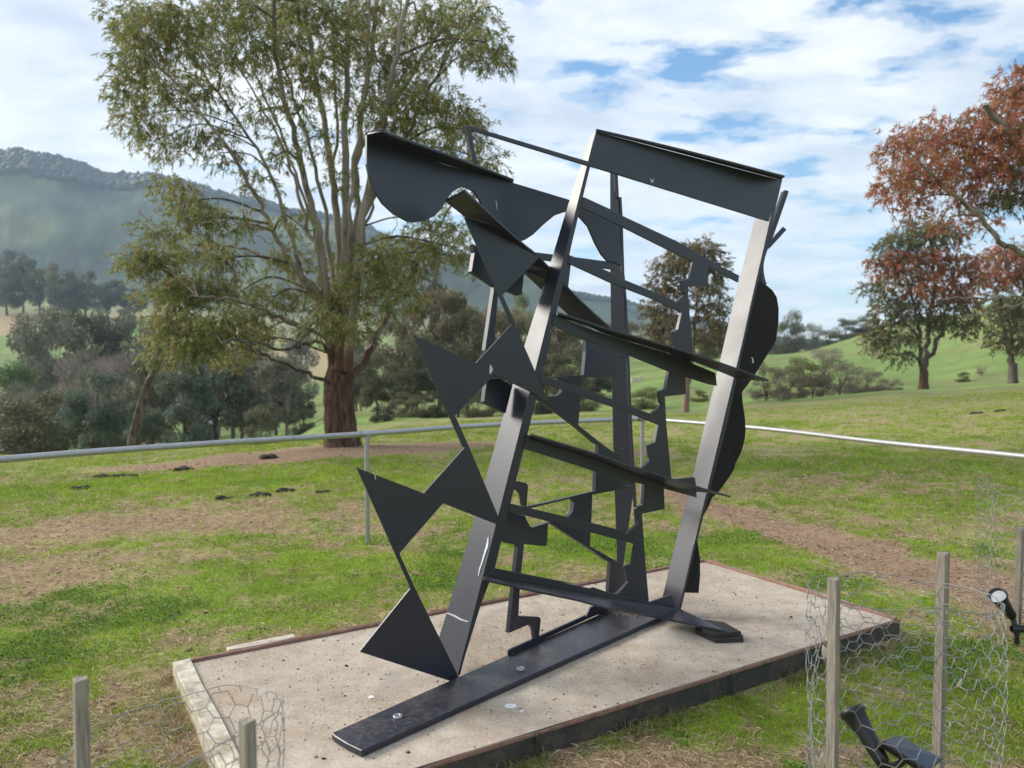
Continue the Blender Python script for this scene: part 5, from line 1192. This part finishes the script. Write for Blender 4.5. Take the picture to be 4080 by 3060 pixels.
# longer tufts and dead stalks against the near formwork and the white board
nt_ = 5200; side = rg.random(nt_) < .78; u = rg.random(nt_) * L1; q_ = np.abs(rg.normal(0, .07, nt_)) + .035
bx_ = np.where(side, QD[0] + e1[0] * u + e2[0] * q_, QA[0] + e2[0] * (u / L1 * L2) - e1[0] * (q_ + .07)); by_ = np.where(side, QD[1] + e1[1] * u + e2[1] * q_, QA[1] + e2[1] * (u / L1 * L2) - e1[1] * (q_ + .07))
kp = rg.random(nt_) < sst(.42, .60, fbm(bx_ * 3.1, by_ * 3.1, 3, 171)); bx_, by_ = bx_[kp], by_[kp]; n = len(bx_)
dr = rg.random(n) < .55; cc = np.where(dr[:, None], np.array([.40, .30, .18]), np.array([.15, .27, .04])) * rg.uniform(.6, 1.2, (n, 1))
blade_mesh("edge_grass", np.stack([bx_, by_, terrain(bx_, by_) - .004], 1), rg.uniform(.02, .085, n), rg.uniform(.3, 1.6, n), rg.uniform(.0022, .0042, n), cc, rg, M_GRASS, "longer grass and dead stalks against the slab's formwork")
# soil crumbs on the bare track and crumbs, droppings and grit on the slab
def crumbs(name, P, R, cols, label):
    n = len(P); bm = bmesh.new(); bmesh.ops.create_icosphere(bm, subdivisions=1, radius=1); bv = np.array([v.co[:] for v in bm.verts]); bf = np.array([[v.index for v in f.verts] for f in bm.faces]); bm.free()
    k = len(bv); jit = rg.uniform(.6, 1.3, (n, k, 1)); ax = np.stack([rg.uniform(.7, 1.4, n), rg.uniform(.7, 1.4, n), rg.uniform(.35, .7, n)], 1)
    a = rg.uniform(0, 6.28, n); ca, sa = np.cos(a), np.sin(a)
    v = bv[None] * jit * ax[:, None] * np.asarray(R)[:, None, None]; v = np.stack([v[..., 0] * ca[:, None] - v[..., 1] * sa[:, None], v[..., 0] * sa[:, None] + v[..., 1] * ca[:, None], v[..., 2]], -1)
    V = (v + P[:, None]).reshape(-1, 3); F = (bf[None] + (np.arange(n) * k)[:, None, None]).reshape(-1, 3)
    o = link(name, np_mesh(name, V, F, np.repeat(cols, k, 0)), M_STRAW); o['kind'] = 'stuff'; o['label'] = label
X, Y = scatter(60000, rg, 2, 14, 1.5); g, s = cover(X, Y); keep = rg.random(len(X)) < np.clip(s * 1.2 + .05, 0, 1); X, Y = X[keep][:9000], Y[keep][:9000]; n = len(X)
crumbs("soil_crumbs", np.stack([X, Y, terrain(X, Y) + .002], 1), rg.uniform(.003, .009, n) * (1 + (rg.random(n) < .05) * 1.5), np.array([.27, .175, .115]) * rg.uniform(.55, 1.35, (n, 1)), "loose crumbs of red brown soil")
n = 2200; u, w = rg.random(n) * L1, rg.random(n) * L2
P = np.stack([QD[0] + e1[0] * u - e2[0] * w, QD[1] + e1[1] * u - e2[1] * w, np.full(n, .002)], 1)
cg = np.array([[.06, .042, .028], [.10, .07, .045], [.30, .24, .18], [.55, .50, .43]])[rg.choice(4, n, p=[.22, .2, .28, .3])]
crumbs("slab_grit", P, rg.uniform(.0014, .0036, n) * (1 + (rg.random(n) < .06) * 1.4), cg, "small dark droppings and grit scattered over the slab")
# gravel and leaf crumbs gathered on and under the bar near the front shelf
n = 420; a0, b0 = at_z(Z8((740, 300))[0], .034), at_z(Z8((1040, 330))[0], .034); t = rg.random((n, 1))
P = a0 + (b0 - a0) * t + rg.normal(0, .03, (n, 3)) * [1, 1, 0]; P[:, 2] = .034
crumbs("bar_litter", P, rg.uniform(.002, .005, n), np.array([[.34, .27, .2], [.2, .14, .1], [.45, .40, .33]])[rg.integers(0, 3, n)], "pale leaf crumbs gathered on the bar beneath the shelf")
# bird lime
M_LIME = simple("bird_lime", (.78, .78, .75), .8, 0, .05, 30)
for px, r, lab in ((Z7((1845, 1135))[0], .028, "large white bird dropping on the slab in front of the bar"), (Z7((1945, 1182))[0], .009, "small white spot right of a larger white splash"), (Z7((615, 1058))[0], .016, "white bird dropping between the bar and lowest triangle")):
    c = at_z(px, .0); k = 26; th = np.linspace(0, 2 * math.pi, k, endpoint=False); rr = r * (.75 + .45 * rg.random(k)); ring = [(c[0] + math.cos(a) * q, c[1] + .75 * math.sin(a) * q) for a, q in zip(th, rr)]
    o = prism("bird_dropping", [(x, y, .0025) for x, y in ring], [(x, y, -.002) for x, y in ring], M_LIME, None, 0); props(o, lab, "dropping")
# fallen pale leaves
M_PLEAF = simple("dead_pale_leaf", (.58, .52, .40), .7, 0, .15, 30)
for (x, y, Yd, L, Wd, ang, lab) in ((1782, 1412, 2.75, .055, .022, 95, "pale dead leaf caught in the guard beside a stake"), (1777, 1645, 2.45, .05, .022, 80, "pale leaf low in the guard left of the spotlight"), (2074, 1478, 2.9, .045, .014, 60, "pale leaf caught in the guard right of the spotlight")):
    c = atd(x, y, Yd); a = math.radians(ang); t = np.linspace(-1, 1, 9); ww = Wd * .5 * (1 - t ** 2) ** .8
    Pp = [c + np.array([math.cos(a) * L * .5 * q - math.sin(a) * w_, .012 * q * q, math.sin(a) * L * .5 * q + math.cos(a) * w_]) for q, w_ in zip(t, ww)] + [c + np.array([math.cos(a) * L * .5 * q + math.sin(a) * w_, .012 * q * q, math.sin(a) * L * .5 * q - math.cos(a) * w_]) for q, w_ in list(zip(t, ww))[-2:0:-1]]
    o = prism("dead_leaf", [p_ + [0, -.0006, 0] for p_ in Pp], [p_ + [0, .0006, 0] for p_ in Pp], M_PLEAF, None, 0); props(o, lab, "leaf")

# ------------------------------------------------------------------ haze
bm = bmesh.new(); bmesh.ops.create_cube(bm, size=1); bm.transform(Matrix.Translation((0, 0, 190)) @ Matrix.Diagonal((5600, 5600, 440, 1)))
hz = link("haze", bm_mesh("haze", bm)); hz['kind'] = 'stuff'
mh = bpy.data.materials.new("haze"); mh.use_nodes = True; t = mh.node_tree; t.nodes.clear()
pv = nd(t, 'ShaderNodeVolumePrincipled'); pv.inputs['Color'].default_value = (.60, .78, 1.0, 1); pv.inputs['Density'].default_value = HAZE; pv.inputs['Anisotropy'].default_value = 0.2
oo = nd(t, 'ShaderNodeOutputMaterial'); t.links.new(pv.outputs[0], oo.inputs['Volume']); hz.data.materials.append(mh)
